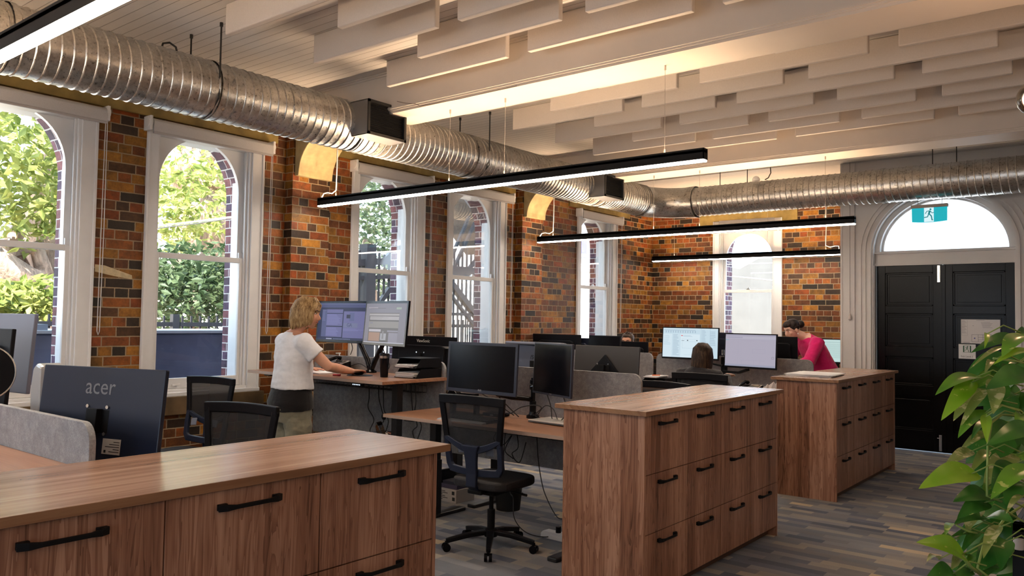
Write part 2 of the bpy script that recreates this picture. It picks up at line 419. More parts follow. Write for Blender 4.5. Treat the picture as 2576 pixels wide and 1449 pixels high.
wall_with_openings(1, YB-.2, YB, -7.0, XR, [(-4.2, -3.0), (-1.2, 0)], 'wall_rear')  # unseen openings added behind the camera to let in fill daylight
S(MB().box((XW-.43, YE+.0, 4.4), (XR+.2, YE+.42, 4.45)).build('trim_1', white))
# doorway mouldings
tm = MB()
for a, b, w, t in ((.835, .775, .03, .05), (.90, .84, .022, .035), (.96, .90, .03, .03)):
    path = [(c-a, YD-.005, 0), (c-a, YD-.005, 1.3)] + [(px_, YD-.005, pz) for px_, pz in arc(a, b)] + [(c+a, YD-.005, 1.3), (c+a, YD-.005, 0)]
    tm.sweep(path, w, t)
tm.box((-3.20, YD-.03, 0), (-3.04, YD, ZC)); tm.box((-3.22, YD-.04, 0), (-3.195, YD, ZC))
tm.box((DX0, YD+.08, DTOP-.005), (DX1, YD+.12, DTOP+.03)); tm.box((DX0, YD+.075, ASP-.03), (DX1, YD+.12, ASP-.005))
tm.box((DX0, YD+.02, 0), (DX0+.012, YD+.13, DTOP)); tm.box((DX1-.012, YD+.02, 0), (DX1, YD+.13, DTOP))
S(tm.build('trim_2', white))
S(MB().box((-3.22, YD-.015, 0), (c-.98, YD, .16)).box((c+.98, YD-.015, 0), (XR, YD, .16)).build('baseboard_back', white))
# fanlight
f = thing('window_7', None, None, (c, YD+.2, ASP)); S(f)
fp = MB(); pg = arc(.74, .672); fp.prism(pg, 1, YD+.22, YD+.226); fp.build('pane', frost, f)
fr = MB()
for i in range(28): fr.prism([arc(.715, .65)[i], arc(.715, .65)[i+1], arc(.742, .675)[i+1], arc(.742, .675)[i]], 1, YD+.19, YD+.25)
fr.box((DX0+.06, YD+.19, ASP-.01), (DX1-.06, YD+.25, ASP+.012)); fr.build('window_frame', white, f)
# double door
d = thing('door_1', None, None, (c, YD+.14, 0)); S(d)
yd0 = YD+.12
def leaf(x0, x1, side):
    m = MB(); zt = DTOP-.004; st = .105
    rails = [(.012, .27), (.70, .84), (1.20, 1.33), (1.76, 1.86), (2.29, zt)]
    # bottoms of the four panels lie between the rails
    m.box((x0, yd0, .012), (x0+st, yd0+.045, zt)); m.box((x1-st, yd0, .012), (x1, yd0+.045, zt))
    for a, b in rails: m.box((x0+st, yd0, a), (x1-st, yd0+.045, b))
    for (a, b), (c2, d2) in zip(rails[:-1], rails[1:]):
        u0, u1, v0, v1 = x0+st, x1-st, b, c2
        m.box((u0, yd0+.028, v0), (u1, yd0+.04, v1))
        for (p, q) in (((u0, v0), (u1, v0+.02)), ((u0, v1-.02), (u1, v1)), ((u0, v0), (u0+.02, v1)), ((u1-.02, v0), (u1, v1))):
            m.box((p[0], yd0+.012, p[1]), (q[0], yd0+.03, q[1]))
        m.box((u0+.045, yd0+.018, v0+.045), (u1-.045, yd0+.03, v1-.045))
    return m.build('door_leaf', door_m, d, bevel=.003)
leaf(DX0+.014, c-.008, 0); leaf(c+.006, DX1-.014, 1)
MB().box((c-.012, yd0-.012, .012), (c+.03, yd0, DTOP-.01)).build('meeting_bead', door_m, d, bevel=.003)
b1 = MB().box((c-.062, yd0-.012, 2.16), (c-.028, yd0, 2.375)).box((c-.056, yd0-.02, 2.20), (c-.034, yd0-.01, 2.33)); b1.build('bolt', chrome, d, bevel=.002)
b2 = MB().box((c-.05, yd0-.01, .03), (c-.02, yd0, .23)).cyl((c-.035, yd0-.014, .05), (c-.035, yd0-.014, .22), .006, 8).cyl((c-.045, yd0-.012, .19), (c-.07, yd0-.016, .19), .005, 8); b2.build('bolt', steel, d)
daylight = M('daylight_gap', (.9, .93, .95), .6)
S(MB().box((DX0, YD+.36, -.02), (DX1, YD+1.2, .006)).build('trim_3', M('threshold', (.85, .85, .83), .5)))
S(MB().prism([(3.02, 2.005), (3.10, 2.0), (3.33, 1.93), (3.335, 1.895), (3.18, 1.915), (3.02, 1.945)], 0, XW, XW+.004).build('trim_14', M('plaster_smear', (.55, .45, .28), .85, nz=.2, nscale=30)))
# ceiling beams, corbels, lintel bands, sills, battens
for k, (b0, b1_) in enumerate(((1.01, 1.44), (4.87, 5.30), (8.73, 9.15))):
    m = MB().box((XW, b0, 3.46), (XR, b1_, ZC)).box((XW, b0+.012, 3.44), (XR, b1_-.012, 3.47))
    m.box((XW, b0-.012, 3.475), (XR, b1_+.012, 3.49)).box((XW, b0-.012, 3.79), (XR, b1_+.012, ZC)); m.box((XW, b0-.03, 3.805), (XR, b1_+.03, ZC))
    S(m.build('trim_%d' % (4+k), beam_m))
for k, p0 in enumerate((1.01, 4.87, 8.66)):
    x0 = XW+.12; pr = [(x0, 3.44), (x0, 3.02)]
    for i in range(11):
        t = math.pi/2*i/10; pr.append((x0+.06+.44*(1-math.cos(t)), 3.02+.40*math.sin(t)))
    pr.append((x0+.50, 3.44))
    S(MB().prism(pr, 1, p0+.02, p0+.45).build('trim_%d' % (7+k), M('corbel_plaster', (.42, .33, .16), .6, nz=.3, nscale=6), bevel=.006))
S(MB().box((XW, 1.50, 3.335), (XW+.03, 4.75, ZC)).box((XW, 5.40, 3.335), (XW+.03, 8.62, ZC)).box((XW, 9.95, 3.335), (XW+.03, 11.75, ZC)).box((XW, YB, 3.335), (XW+.03, .98, ZC)).build('trim_10', olive))
S(MB().box((-5.94, YE-.02, 3.20), (-4.29, YE, 3.52)).build('trim_11', olive))
ts = MB()
for (a, b) in WIN: ts.box((XW, a-.03, .70), (XW+.055, b+.05, .865))
S(ts.build('trim_12', dark_sill, bevel=.006))
S(MB().box((-3.97, 9.2, ZC-.02), (-3.90, YD, ZC)).box((-1.94, 9.2, ZC-.02), (-1.87, YD, ZC)).box((XW, YD-.25, ZC-.04), (XR, YD, ZC)).build('trim_13', ceil_m))

# ------------------------------------------------------------------ windows
def window(n, ax, u0, u1, face, sgn, spring=2.79, top=3.235):
    """sash window; ax thickness axis, face = room face of the wall, sgn = direction into the room"""
    w = thing('window_%d' % n, None, None, (face, (u0+u1)/2, .87) if ax == 0 else ((u0+u1)/2, face, .87)); S(w)
    def bx(m, a, b, z0, z1, t0, t1):
        p, q = face+sgn*t0, face+sgn*t1
        if ax == 0: m.box((p, a, z0), (q, b, z1))
        else: m.box((a, p, z0), (b, q, z1))
    m = MB(); W = .105
    for a, b in ((u0, u0+W), (u1-W-.02, u1)):
        bx(m, a, b, .87, 3.30, 0, .022); bx(m, a if a == u0 else b-.022, a+.022 if a == u0 else b, .87, 3.3, .02, .036)
    bx(m, u0+W, u1-W-.02, 3.2, 3.31, 0, .022); bx(m, u0, u1, .865, .90, -.02, .05)
    # box frame: the linings of the reveal
    i0, i1 = u0+.1, u1-.12
    bx(m, i0, i0+.025, .9, 3.27, -.30, 0); bx(m, i1-.025, i1, .9, 3.27, -.30, 0); bx(m, i0, i1, 3.2, 3.27, -.30, 0); bx(m, i0, i1, .874, .925, -.30, .012)
    bx(m, i0+.025, i0+.045, .92, 3.2, -.05, -.03); bx(m, i1-.045, i1-.025, .92, 3.2, -.05, -.03)
    m.build('window_frame', sash_w, w, bevel=.004)
    s0, s1 = i0+.027, i1-.027
    lo = MB()                                   # lower sash, nearer the room
    bx(lo, s0, s0+.05, .926, 2.155, -.09, -.05); bx(lo, s1-.05, s1, .926, 2.155, -.09, -.05); bx(lo, s0+.05, s1-.05, .926, 1.02, -.09, -.05); bx(lo, s0+.05, s1-.05, 2.105, 2.155, -.09, -.05)
    lo.build('lower_sash', sash_w, w, bevel=.004)
    hi = MB(); H = [(s0, -.14), (s1, -.14)]
    fa, fb = face-sgn*.14, face-sgn*.10
    arch_leaf(hi, ax, min(fa, fb), max(fa, fb), s0, s1, 2.11, 3.26, s0+.05, s1-.05, 2.155, spring, top, 24)
    for a in (s0+.004, s1-.044):                # horns
        bx(hi, a, a+.04, 2.155, 2.21, -.10, -.075)
    hi.build('upper_sash', sash_w, w)
    p1 = MB(); bx(p1, s0+.045, s1-.045, 1.01, 2.11, -.072, -.068); p1.build('pane', glass, w)
    p2 = MB(); bx(p2, s0+.045, s1-.045, 2.15, 3.25, -.122, -.118); p2.build('pane', glass, w)
    l = MB(); cm = (u0+u1)/2; bx(l, cm-.03, cm+.03, 2.155, 2.168, -.09, -.05); bx(l, cm-.012, cm+.012, 2.165, 2.185, -.085, -.06); l.build('sash_lock', steel, w)
    lf = MB(); bx(lf, s0+.2, s0+.28, .955, .967, -.05, -.028); lf.build('sash_lift', sash_w, w)
    return w
for i, (a, b) in enumerate(WIN[1:]): window(i+1, 0, a, b, XW, 1)
window(9, 0, WIN[0][0], WIN[0][1], XW, 1)
window(8, 1, X6a, X6b, YE, -1, 2.66, 3.08)
# roller blinds
fab = M('blind_fabric', (.52, .50, .49), .7, nz=.05, nscale=200)
def blind(u0, u1, label, ax=0, z1=3.325, z0=3.19, chain=True):
    face = XW if ax == 0 else YE; sg = 1 if ax == 0 else -1
    t = thing('roller_blind', label, 'blind', (face, (u0+u1)/2, z0) if ax == 0 else ((u0+u1)/2, face, z0), group=None)
    def V(u, dpt, z): return (face+sg*dpt, u, z) if ax == 0 else (u, face+sg*dpt, z)
    m = MB(); m.cyl(V(u0+.03, .085, z1-.06), V(u1-.03, .085, z1-.06), .042, 20); m.build('roller', fab, t, smooth='auto')
    m = MB(); p, q = V(u0+.03, .115, z0), V(u1-.03, .128, z1-.05); m.box(p, q); m.build('blind_fabric', fab, t)
    m = MB(); m.box(V(u0+.03, .108, z0-.02), V(u1-.03, .130, z0)); m.build('bottom_rail', M('rail_grey', (.42, .39, .38), .5), t, bevel=.004)
    for s, u in ((0, u0), (1, u1)):
        m = MB(); a, b = (u, u+.024) if s == 0 else (u-.024, u); m.box(V(a, .0, z1-.125), V(b, .12, z1)); m.cyl(V(a-.006, .075, z1-.055), V(b+.006, .075, z1-.055), .045, 18)
        m.build('bracket', whitep, t, smooth='auto', bevel=.004)
    if chain:
        m = MB(); ue = u1-.01
        m.ring([V(ue, .09, z1-.1), V(ue+.004, .085, 2.3), V(ue, .08, 1.45), V(ue-.01, .08, 1.42), V(ue-.02, .08, 1.45), V(ue-.018, .085, 2.3), V(ue-.015, .09, z1-.1)], .0035, 5)
        m.build('bead_chain', M('bead_chain', (.6, .58, .56), .4), t)
    return t
blind(-.5, .75, 'grey roller blind rolled up above the window farthest to the left, at the picture edge')
blind(1.80, 3.05, 'grey roller blind rolled up above the large window at the left edge of the photo')
blind(3.39, 4.66, 'grey roller blind rolled up above the window left of the woman in the white shirt')
blind(5.70, 6.92, 'grey roller blind rolled up above the window behind the end of the nearest pendant light')
blind(7.24, 8.50, 'grey roller blind rolled up above the window that looks onto the dark staircase')
blind(10.15, 11.40, 'grey roller blind rolled up above the narrow window nearest the brick corner')
blind(X6a+.02, X6b-.02, 'cream roller blind rolled up above the bright window in the end brick wall', 1, 3.21, 3.10, False)

# ------------------------------------------------------------------ acoustic baffles in the ceiling bays
ORD = ['first', 'second', 'third', 'fourth', 'fifth', 'sixth', 'seventh', 'eighth', 'ninth', 'tenth']
base_baf = None
rowsN = [4.66, 4.275, 3.89, 3.505, 3.12, 2.735, 2.35]
rowsF = [5.74, 6.13, 6.52, 6.90, 7.29, 7.68, 8.07, 8.45]
def baffles(rows, group, where):
    global base_baf
    for i, y in enumerate(rows):
        odd = (i % 2 == 1)
        x0 = (-5.12 if where == 'near' else -5.20) + (.765 if odd else 0)
        j = 0
        while x0 < (-.2 if where == 'near' else 1.6):
            # leave out the ones that the picture cannot show
            A = Vector((x0+.6, y, 3.595)) - EYE; k = A.dot(fw); u = A.dot(rt)/k*F_PX; v = -A.dot(up)/k*F_PX+724
            if k > 0 and -1700 < u < 1800 and v > -420:
                if base_baf is None:
                    m = MB().box((0, -.024, 0), (1.33, .024, .222)); o = m.build('acoustic_baffle', baf_m, bevel=.008); base_baf = o
                else: o = base_baf.copy(); col.objects.link(o)
                o.location = (x0, y, 3.596)
                if where == 'near': lab = 'white baffle in front of the near beam, %s row from it, %s from the left' % (ORD[i], ORD[j])
                else: lab = 'white baffle behind the near beam, %s row from it, %s from the left' % (ORD[i], ORD[j])
                tag(o, lab, 'ceiling baffle', group)
            x0 += 1.535; j += 1
baffles(rowsN, 'white baffles in the ceiling bay nearest the camera', 'near')
baffles(rowsF, 'white baffles in the ceiling bay between the two lit beams', 'far')

# ------------------------------------------------------------------ pendant strip lights
def emis(name, c, s):
    t = NT(name); t.set(col=(0, 0, 0), emi=c, es=s); return t.m
down_m = emis('strip_diffuser', (1, .88, .74), STRIP)
up_m = emis('strip_uplight', (1, .70, .44), STRIP_UP)
wire_m = M('suspension_wire', (.5, .46, .42), .35, .8)
def pendant(x0, x1, y, z, wires, label, top, cable=None, w=.065, h=.09):
    t = thing('pendant_light', label, 'light', ((x0+x1)/2, y, z), group='black linear pendant lights over the desks')
    m = MB(); m.box((x0, y-w/2, z+.012), (x1, y-w/2+.006, z+h)); m.box((x0, y+w/2-.006, z+.012), (x1, y+w/2, z+h)); m.box((x0, y-w/2, z+h-.03), (x1, y+w/2, z+h-.012))
    m.box((x0, y-w/2, z+.012), (x0+.006, y+w/2, z+h)); m.box((x1-.006, y-w/2, z+.012), (x1, y+w/2, z+h)); m.build('housing', black_m, t)
    m = MB(); m.box((x0+.002, y-w/2+.001, z), (x1-.002, y+w/2-.001, z+.020)); m.build('diffuser', down_m, t, bevel=.005)
    m = MB(); m.box((x0+.01, y-.022, z+h-.014), (x1-.01, y+.022, z+h-.008)); m.build('uplight_diffuser', up_m, t)
    for wx in wires:
        q = MB(); q.cyl((wx, y, z+h-.012), (wx, y, z+h+.03), .006, 8).cyl((wx, y, z+h+.03), (wx, y, top-.02), .0022, 6); q.cyl((wx, y, top-.035), (wx, y, top), .008, 8); q.box((wx-.02, y-.006, z+h-.012), (wx+.02, y+.006, z+h)); q.build('suspension_wire', wire_m, t)
    if cable is not None:
        wx, ex = cable; s = 1 if ex > wx else -1
        q = MB(); q.ring([(wx+.006, y, top), (wx+.008, y, z+h+.35), (wx, y, z+h+.06), (wx+s*.06, y, z+h+.035), (wx+s*.13, y, z+h+.05), (wx+s*.19, y, z+h+.045), (ex-s*.03, y, z+h+.01), (ex-s*.03, y, z+h-.01)], .006, 8)
        q.build('power_cable', whitep, t, smooth=True)
    return t
pendant(-6.60, -2.40, -2.45, 2.712, (-6.3, -4.8, -4.17, -2.68), 'black linear pendant light behind the camera', 3.82)
pendant(-6.60, -2.40, 1.30, 2.712, (-6.3, -4.8, -4.17, -2.68), 'black linear pendant light crossing the top left corner', 3.44)
pendant(-6.57, -2.365, 5.09, 2.712, (-6.32, -4.78, -4.155, -2.68), 'longest black linear pendant light, over the woman in the white shirt', 3.44, (-6.32, -6.57))
pendant(-6.63, -2.42, 8.90, 2.672, (-6.38, -4.83, -4.21, -2.73), 'black linear pendant light in the middle, second from the camera', 3.44, (-6.38, -6.63))
pendant(-6.60, -3.50, 12.15, 2.625, (-6.2, -4.95, -4.6, -3.72), 'farthest black linear pendant light, in front of the bright end window', ZC, (-3.72, -3.50))

# ------------------------------------------------------------------ spiral duct
def spiral(mb, p0, p1, r, pitch=.075, amp=.007, n=44, wob=0):
    p0, p1 = Vector(p0), Vector(p1); d = p1-p0; L = d.length; d.normalize(); a = Vector((0, 0, 1)); b = d.cross(a)
    prof = [0, .10, .16, .22, .28, .5, .75]; pv = [0, 0, .8, 1, .25, .05, .02]
    turns = int(L/pitch); vs = []
    for i in range(-1, turns+1):
        for q, h in zip(prof, pv):
            for k in range(n):
                t = 2*math.pi*k/n; s = min(max((i+q+k/n*1.0)*pitch, 0), L)
                rr = r+amp*h
                vs.append(p0+d*s+a*(rr*math.cos(t))+b*(rr*math.sin(t)))
    m = (turns+2)*len(prof); fs = []
    for i in range(m-1):
        for k in range(n):
            j = (k+1) % n; i2 = i
            if k == n-1:
                ia, ib = i+len(prof), i+1+len(prof)
                if ib >= m: continue
                fs.append((i*n+k, (i+1)*n+k, (ib-len(prof)*0)*n+0 if False else (i+1-0)*n+0, i*n+0))
                fs[-1] = (i*n+k, (i+1)*n+k, (i+1-len(prof)*0)*n, i*n)
                # seam: the last column joins the first column one pitch further on
                if i+1+len(prof) < m: fs[-1] = None
                if fs[-1] is None: fs.pop()
            else: fs.append((i*n+k, (i+1)*n+k, (i+1)*n+j, i*n+j))
    # seam strip
    for i in range(len(prof), m-1):
        k = n-1; fs.append(((i-len(prof))*n+k, (i-len(prof)+1)*n+k, (i+1)*n, i*n))
    mb.add(vs, fs)
DXc, DZ, DR = -5.69, 3.345, .222
DYc, DR2 = 10.64, .208
duct = thing('air_duct', 'long round galvanised spiral air duct running along the window wall and turning across the room', 'air duct', (DXc, 5, DZ))
m = MB(); spiral(m, (DXc, -2.9, DZ), (DXc, 1.9, DZ), DR); m.build('duct_run', galv, duct, smooth='auto')
m = MB(); spiral(m, (DXc, 1.9, DZ), (DXc, 3.32, DZ), DR); m.build('duct_run', galv, duct, smooth='auto')
m = MB(); spiral(m, (DXc, 3.32, DZ), (DXc, 4.72, DZ), DR); m.build('duct_run', galv, duct, smooth='auto')
m = MB(); spiral(m, (DXc, 4.70, DZ), (DXc, 6.3, DZ), DR, .068); m.build('duct_run', galv, duct, smooth='auto')
m = MB(); spiral(m, (DXc, 6.3, DZ), (DXc, 8.8, DZ), DR, .062); m.build('duct_run', galv, duct, smooth='auto')
m = MB(); spiral(m, (DXc, 8.8, DZ), (DXc, 10.1, DZ), DR-.004, .06); m.build('duct_run', galv, duct, smooth='auto')
m = MB(); spiral(m, (DXc+.52, DYc, DZ), (-2.55, DYc, DZ), DR2); m.build('duct_run', galv, duct, smooth='auto')
m = MB(); spiral(m, (-2.55, DYc, DZ), (3.2, DYc, DZ), DR2+.003, .082); m.build('duct_run', galv, duct, smooth='auto')
m = MB(); pth = []
for i in range(9):
    t = math.pi/2*i/8; pth.append((DXc+.54*(1-math.cos(t)), 10.1+.54*math.sin(t), DZ))
rads = [DR-.002]*9
m.ring([(DXc, 10.02, DZ)]+pth+[(DXc+.62, DYc, DZ)], [DR+.006]*2+[DR-.002]*7+[DR+.006]*2, 40, False)
m.build('elbow', galv, duct, smooth='auto')
for yy in (1.9, 3.32, 6.3, 8.8, 10.06): MB().ring([(DXc, yy-.02, DZ), (DXc, yy+.02, DZ)], DR+.011, 40, False).build('joint_band', galv, duct, smooth='auto')
for xx in (DXc+.56, -2.55): MB().ring([(xx-.02, DYc, DZ), (xx+.02, DYc, DZ)], DR2+.012, 40, False).build('joint_band', galv, duct, smooth='auto')
grille_m = M('grille_black', (.006, .006, .006), .5)
for y0, y1, z0, z1 in ((4.60, 5.06, 3.205, 3.515), (8.50, 8.96, 3.17, 3.46)):
    xf = -5.31
    m = MB(); m.box((DXc+.05, y0, z0), (xf, y1, z0+.006)); m.box((DXc+.05, y0, z1-.006), (xf, y1, z1)); m.box((DXc+.05, y0, z0), (xf, y0+.006, z1)); m.box((DXc+.05, y1-.006, z0), (xf, y1, z1))
    vb = m.build('vent_box', M('vent_steel', (.30, .30, .31), .38, .85), duct)
    m = MB(); fw_ = .024
    m.box((xf, y0, z0), (xf+.012, y1, z0+fw_)); m.box((xf, y0, z1-fw_), (xf+.012, y1, z1)); m.box((xf, y0, z0), (xf+.012, y0+fw_, z1)); m.box((xf, y1-fw_, z0), (xf+.012, y1, z1))
    m.box((xf-.03, y0+.006, z0+.006), (xf-.028, y1-.006, z1-.006))
    k = z0+.035
    while k < z1-.03: m.add([(xf-.02, y0+.02, k), (xf-.02, y1-.02, k), (xf+.005, y1-.02, k-.012), (xf+.005, y0+.02, k-.012)], [(0, 1, 2, 3)]); k += .016
    m.build('grille', grille_m, vb)
    vb.children[0].location -= vb.location
rod_m = M('hanger_rod', (.02, .018, .016), .5)
rm = [((DXc-.215, 3.28), (DXc+.215, 3.28)), ((DXc-.215, 6.45), (DXc+.215, 6.45)), ((DXc-.215, 8.95), (DXc+.215, 8.95))]
for pr in rm:
    for (x, y) in pr: MB().cyl((x, y, DZ), (x, y, ZC), .007, 8).cyl((x, y, ZC-.03), (x, y, ZC), .013, 8).build('hanger_rod', rod_m, duct)
    MB().ring([(pr[0][0], pr[0][1], DZ), (pr[0][0], pr[0][1], DZ-.1), (DXc-.1, pr[0][1], DZ-.2), (DXc, pr[0][1], DZ-.228), (DXc+.1, pr[0][1], DZ-.2), (pr[1][0], pr[0][1], DZ-.1), (pr[1][0], pr[0][1], DZ)], .006, 6).build('hanger_strap', rod_m, duct)
for x in (-4.72, -4.32, -2.02, -1.76):
    MB().cyl((x, DYc+(.1 if x > -3 else .0), DZ+.19), (x, DYc+(.1 if x > -3 else .0), ZC), .006, 8).build('hanger_rod', rod_m, duct)
# pale sensor dome and looped cable on top of the cross duct
MB().lathe([(.05, 0), (.05, .03), (.035, .055), (.012, .066)], (-4.12, 10.45, DZ+.185), 16).build('sensor_dome', whitep, duct, smooth='auto')
q = MB().ring([AY(1938, 421, 10.6), AY(1939, 435, 10.6), AY(1933, 447, 10.55), AY(1925, 452, 10.5)], .008, 6)
tag(q.build('ceiling_cable', M('cable_grey', (.10, .09, .08), .6), smooth=True), 'thin grey cable looping from the ceiling boards to the cross duct', 'cable')
q = MB().ring([(DXc-.02, 2.93, DZ+.2), (DXc-.02, 2.95, DZ+.27), (DXc-.02, 3.0, DZ+.29), (DXc-.02, 3.05, DZ+.27), (DXc-.02, 3.07, DZ+.2)], .008, 8); q.build('lifting_loop', rod_m, duct, smooth=True)
q = MB().ring([AY(999, 255, 4.85), AY(1018, 259, 4.85), AY(1033, 261, 4.855), AY(1045, 261, 4.858), AY(1053, 264, 4.86), AY(1056, 267, 4.86), AY(1150, 250, 4.86), AY(1300, 216, 4.86)], .0025, 5)
tag(q.build('thin_cable', M('cable_brown', (.10, .06, .04), .6)), 'thin dark cable wandering along the face of the near ceiling beam', 'cable')

# ================================================================== filing cabinets
def cabinet(y0, y1, nd, label, first):
    t = thing('filing_cabinet', label, 'cabinet', (-2.47, (y0+y1)/2, 0), group='walnut filing cabinets along the aisle')
    xb, xf = -2.755, -2.205; g = .0022
    MB().box((xb-.045, y0-.03, 1.072), (xf+.025, y1+.05, 1.10)).build('worktop', [wood_y], t, bevel=.0015)
    MB().box((xb-.0455, y0-.0305, 1.0735), (xf+.0255, y0-.0295, 1.0985)).box((xf+.0247, y0-.03, 1.0735), (xf+.0257, y1+.05, 1.0985)).build('edge_band', edge_w, t)
    MB().box((xb, y0, 0), (xf, y0+.018, 1.072)).build('side_panel', wood_z, t); MB().box((xb, y1-.018, 0), (xf, y1, 1.072)).build('side_panel', wood_z, t)
    MB().box((xb, y0+.018, .01), (xb+.018, y1-.018, 1.072)).build('rear_panel', wood_z, t)
    MB().box((xb+.018, y0+.018, .07), (xf-.03, y1-.018, 1.065)).build('carcass', M('carcass', (.03, .02, .015), .7), t)
    MB().box((xf-.09, y0+.018, 0), (xf-.07, y1-.018, .07)).build('plinth', M('plinth_wood', (.09, .045, .028), .5), t)
    w = (y1-y0-.036)/nd
    for i in range(nd):
        a, b = y0+.018+i*w, y0+.018+(i+1)*w
        for r, (z0, z1) in enumerate(((.735, 1.068), (.402, .735), (.072, .402))):
            dr = MB().box((xf-.019, a+g, z0+g), (xf-.001, b-g, z1-g)).build('drawer', wood_z, t, bevel=.001)
            cy_, zz = (a+b)/2, z1-.052; x = xf
            h = MB(); h.box((x-.002, cy_-.112, zz-.009), (x+.012, cy_-.082, zz+.011)); h.box((x-.002, cy_+.082, zz-.009), (x+.012, cy_+.112, zz+.011))
            h.sweep([(x+.008, cy_-.112, zz), (x+.022, cy_-.088, zz), (x+.027, cy_-.06, zz), (x+.027, cy_+.06, zz), (x+.022, cy_+.088, zz), (x+.008, cy_+.112, zz)], [.022, .02, .013, .013, .02, .022], .009, (1, 0, 0))
            h.build('handle', black_m, dr, bevel=.002).location -= dr.location
    return t
cabinet(.075, 2.31, 4, 'walnut filing cabinet with a long top, nearest the camera at the bottom left', 1)
cabinet(3.98, 6.04, 4, 'walnut filing cabinet with twelve drawers in the centre, bare worktop', 0)
cabinet(7.515, 9.65, 4, 'walnut filing cabinet with white papers on top, nearest the black doors', 0)

# ================================================================== desks and felt screens
def felt_screen(x0, x1, y, label, z0=.45, z1=1.222, r=.07, caps=(1, 1)):
    pts = [(x0, z0), (x1, z0)]
    for i in range(9):
        t = math.pi/2*i/8; pts.append((x1-r+r*math.cos(t), z1-r+r*math.sin(t)))
    for i in range(9):
        t = math.pi/2*i/8; pts.append((x0+r-r*math.sin(t), z1-r+r*math.cos(t)))
    o = MB().prism(pts, 1, y-.012, y+.012).build('desk_screen', felt, bevel=.002)
    return tag(o, label, 'desk screen', 'grey felt screens between the desks')
felt_screen(-4.60, -2.83, 1.262, 'grey felt desk screen at the left edge, in front of the large monitor back')
felt_screen(-6.44, -4.63, 1.268, 'grey felt desk screen on the window side of the desks nearest the camera')
felt_screen(-6.58, -4.775, 5.09, 'grey felt desk screen behind the two lit monitors of the standing woman')
felt_screen(-4.735, -2.845, 5.09, 'grey felt desk screen behind the two dark monitors, ending at the middle cabinet')
felt_screen(-6.46, -4.685, 8.65, 'grey felt desk screen in the far row, on the window side')
felt_screen(-4.635, -2.775, 8.65, 'grey felt desk screen behind the two bright monitors of the seated woman')
leg_m = M('desk_leg_black', (.016, .017, .020), .4)
def desk(x0, x1, y0, y1, z, label, legs=True, grp='walnut sit-stand desks'):
    t = thing('desk', label, 'desk', ((x0+x1)/2, (y0+y1)/2, 0), group=grp)
    MB().box((x0, y0, z-.026), (x1, y1, z)).build('desktop', wood_x, t, bevel=.0015)
    MB().box((x0+.001, y0-.0008, z-.0255), (x1-.001, y0+.001, z-.001)).build('edge_band', M('pale_edge', (.44, .33, .26), .45), t)
    ym = (y0+y1)/2
    MB().box((x0+.25, ym-.04, z-.075), (x1-.25, ym+.04, z-.028)).build('crossbeam', leg_m, t)
    for x in (x0+.22, x1-.22):
        MB().box((x-.04, ym-.04, .03), (x+.04, ym+.04, z*.55)).box((x-.033, ym-.033, z*.5), (x+.033, ym+.033, z-.03)).box((x-.045, y0+.06, z-.045), (x+.045, y1-.06, z-.027)).build('leg', leg_m, t, bevel=.003)
        MB().box((x-.04, y0+.03, .0), (x+.04, y1-.03, .03)).build('foot', leg_m, t, bevel=.008)
    b = MB(); yb = y1-.12                        # cable basket of bent wire
    n = int((x1-x0-.4)/.05)
    for k in range(n+1):
        xx = x0+.2+k*.05; b.ring([(xx, yb-.02, z-.04), (xx, yb-.02, z-.14), (xx, yb+.08, z-.14), (xx, yb+.08, z-.06)], .0022, 4)
    for (yy, zz) in ((yb-.02, z-.06), (yb-.02, z-.14), (yb+.03, z-.14), (yb+.08, z-.14), (yb+.08, z-.08)): b.ring([(x0+.2, yy, zz), (x0+.2+n*.05, yy, zz)], .0025, 4)
    b.build('cable_basket', leg_m, t)
    return t
desk(-4.68, -2.83, .50, 1.252, 1.065, 'walnut desk behind the near cabinet at the left edge')
desk(-4.68, -2.90, 1.284, 2.03, .80, 'walnut desk under the large monitor back at left')
desk(-6.50, -4.72, 1.284, 2.03, .80, 'walnut desk by the first window, behind the near felt screen')
dw = desk(-6.60, -4.745, 4.33, 5.075, 1.09, 'raised walnut desk at which the woman in white stands')
da = desk(-4.73, -2.88, 4.33, 5.075, .84, 'walnut desk with the two dark monitors and the empty chair')
desk(-6.58, -4.76, 5.105, 5.85, .84, 'walnut desk behind the felt screen of the standing woman')
desk(-4.72, -2.88, 5.105, 5.85, .84, 'walnut desk hidden behind the two dark monitors')
desk(-6.46, -4.68, 7.89, 8.635, .84, 'walnut desk in the far row with the black letter tray')
desk(-4.64, -2.80, 7.89, 8.635, .86, 'walnut desk of the seated dark-haired woman')
desk(-6.46, -4.68, 8.665, 9.41, .90, 'walnut desk of the man whose forehead shows')
desk(-4.64, -2.80, 8.665, 9.41, .90, 'walnut desk of the woman in the pink jumper')
desk(-5.3, -3.42, 11.72, 12.46, .80, 'walnut desk against the end brick wall')
# height control of the raised desk
k = MB().box((-5.10, 4.315, 1.036), (-4.97, 4.345, 1.062)).build('control_panel', black_g, dw, bevel=.004)
for i in range(5): MB().box((-5.085+i*.02, 4.3138, 1.047), (-5.075+i*.02, 4.315, 1.055)).build('button', emis('button_glow', (.6, .8, 1), 1.2) if i == 0 else bpy.data.materials['button_glow'], k).location -= k.location

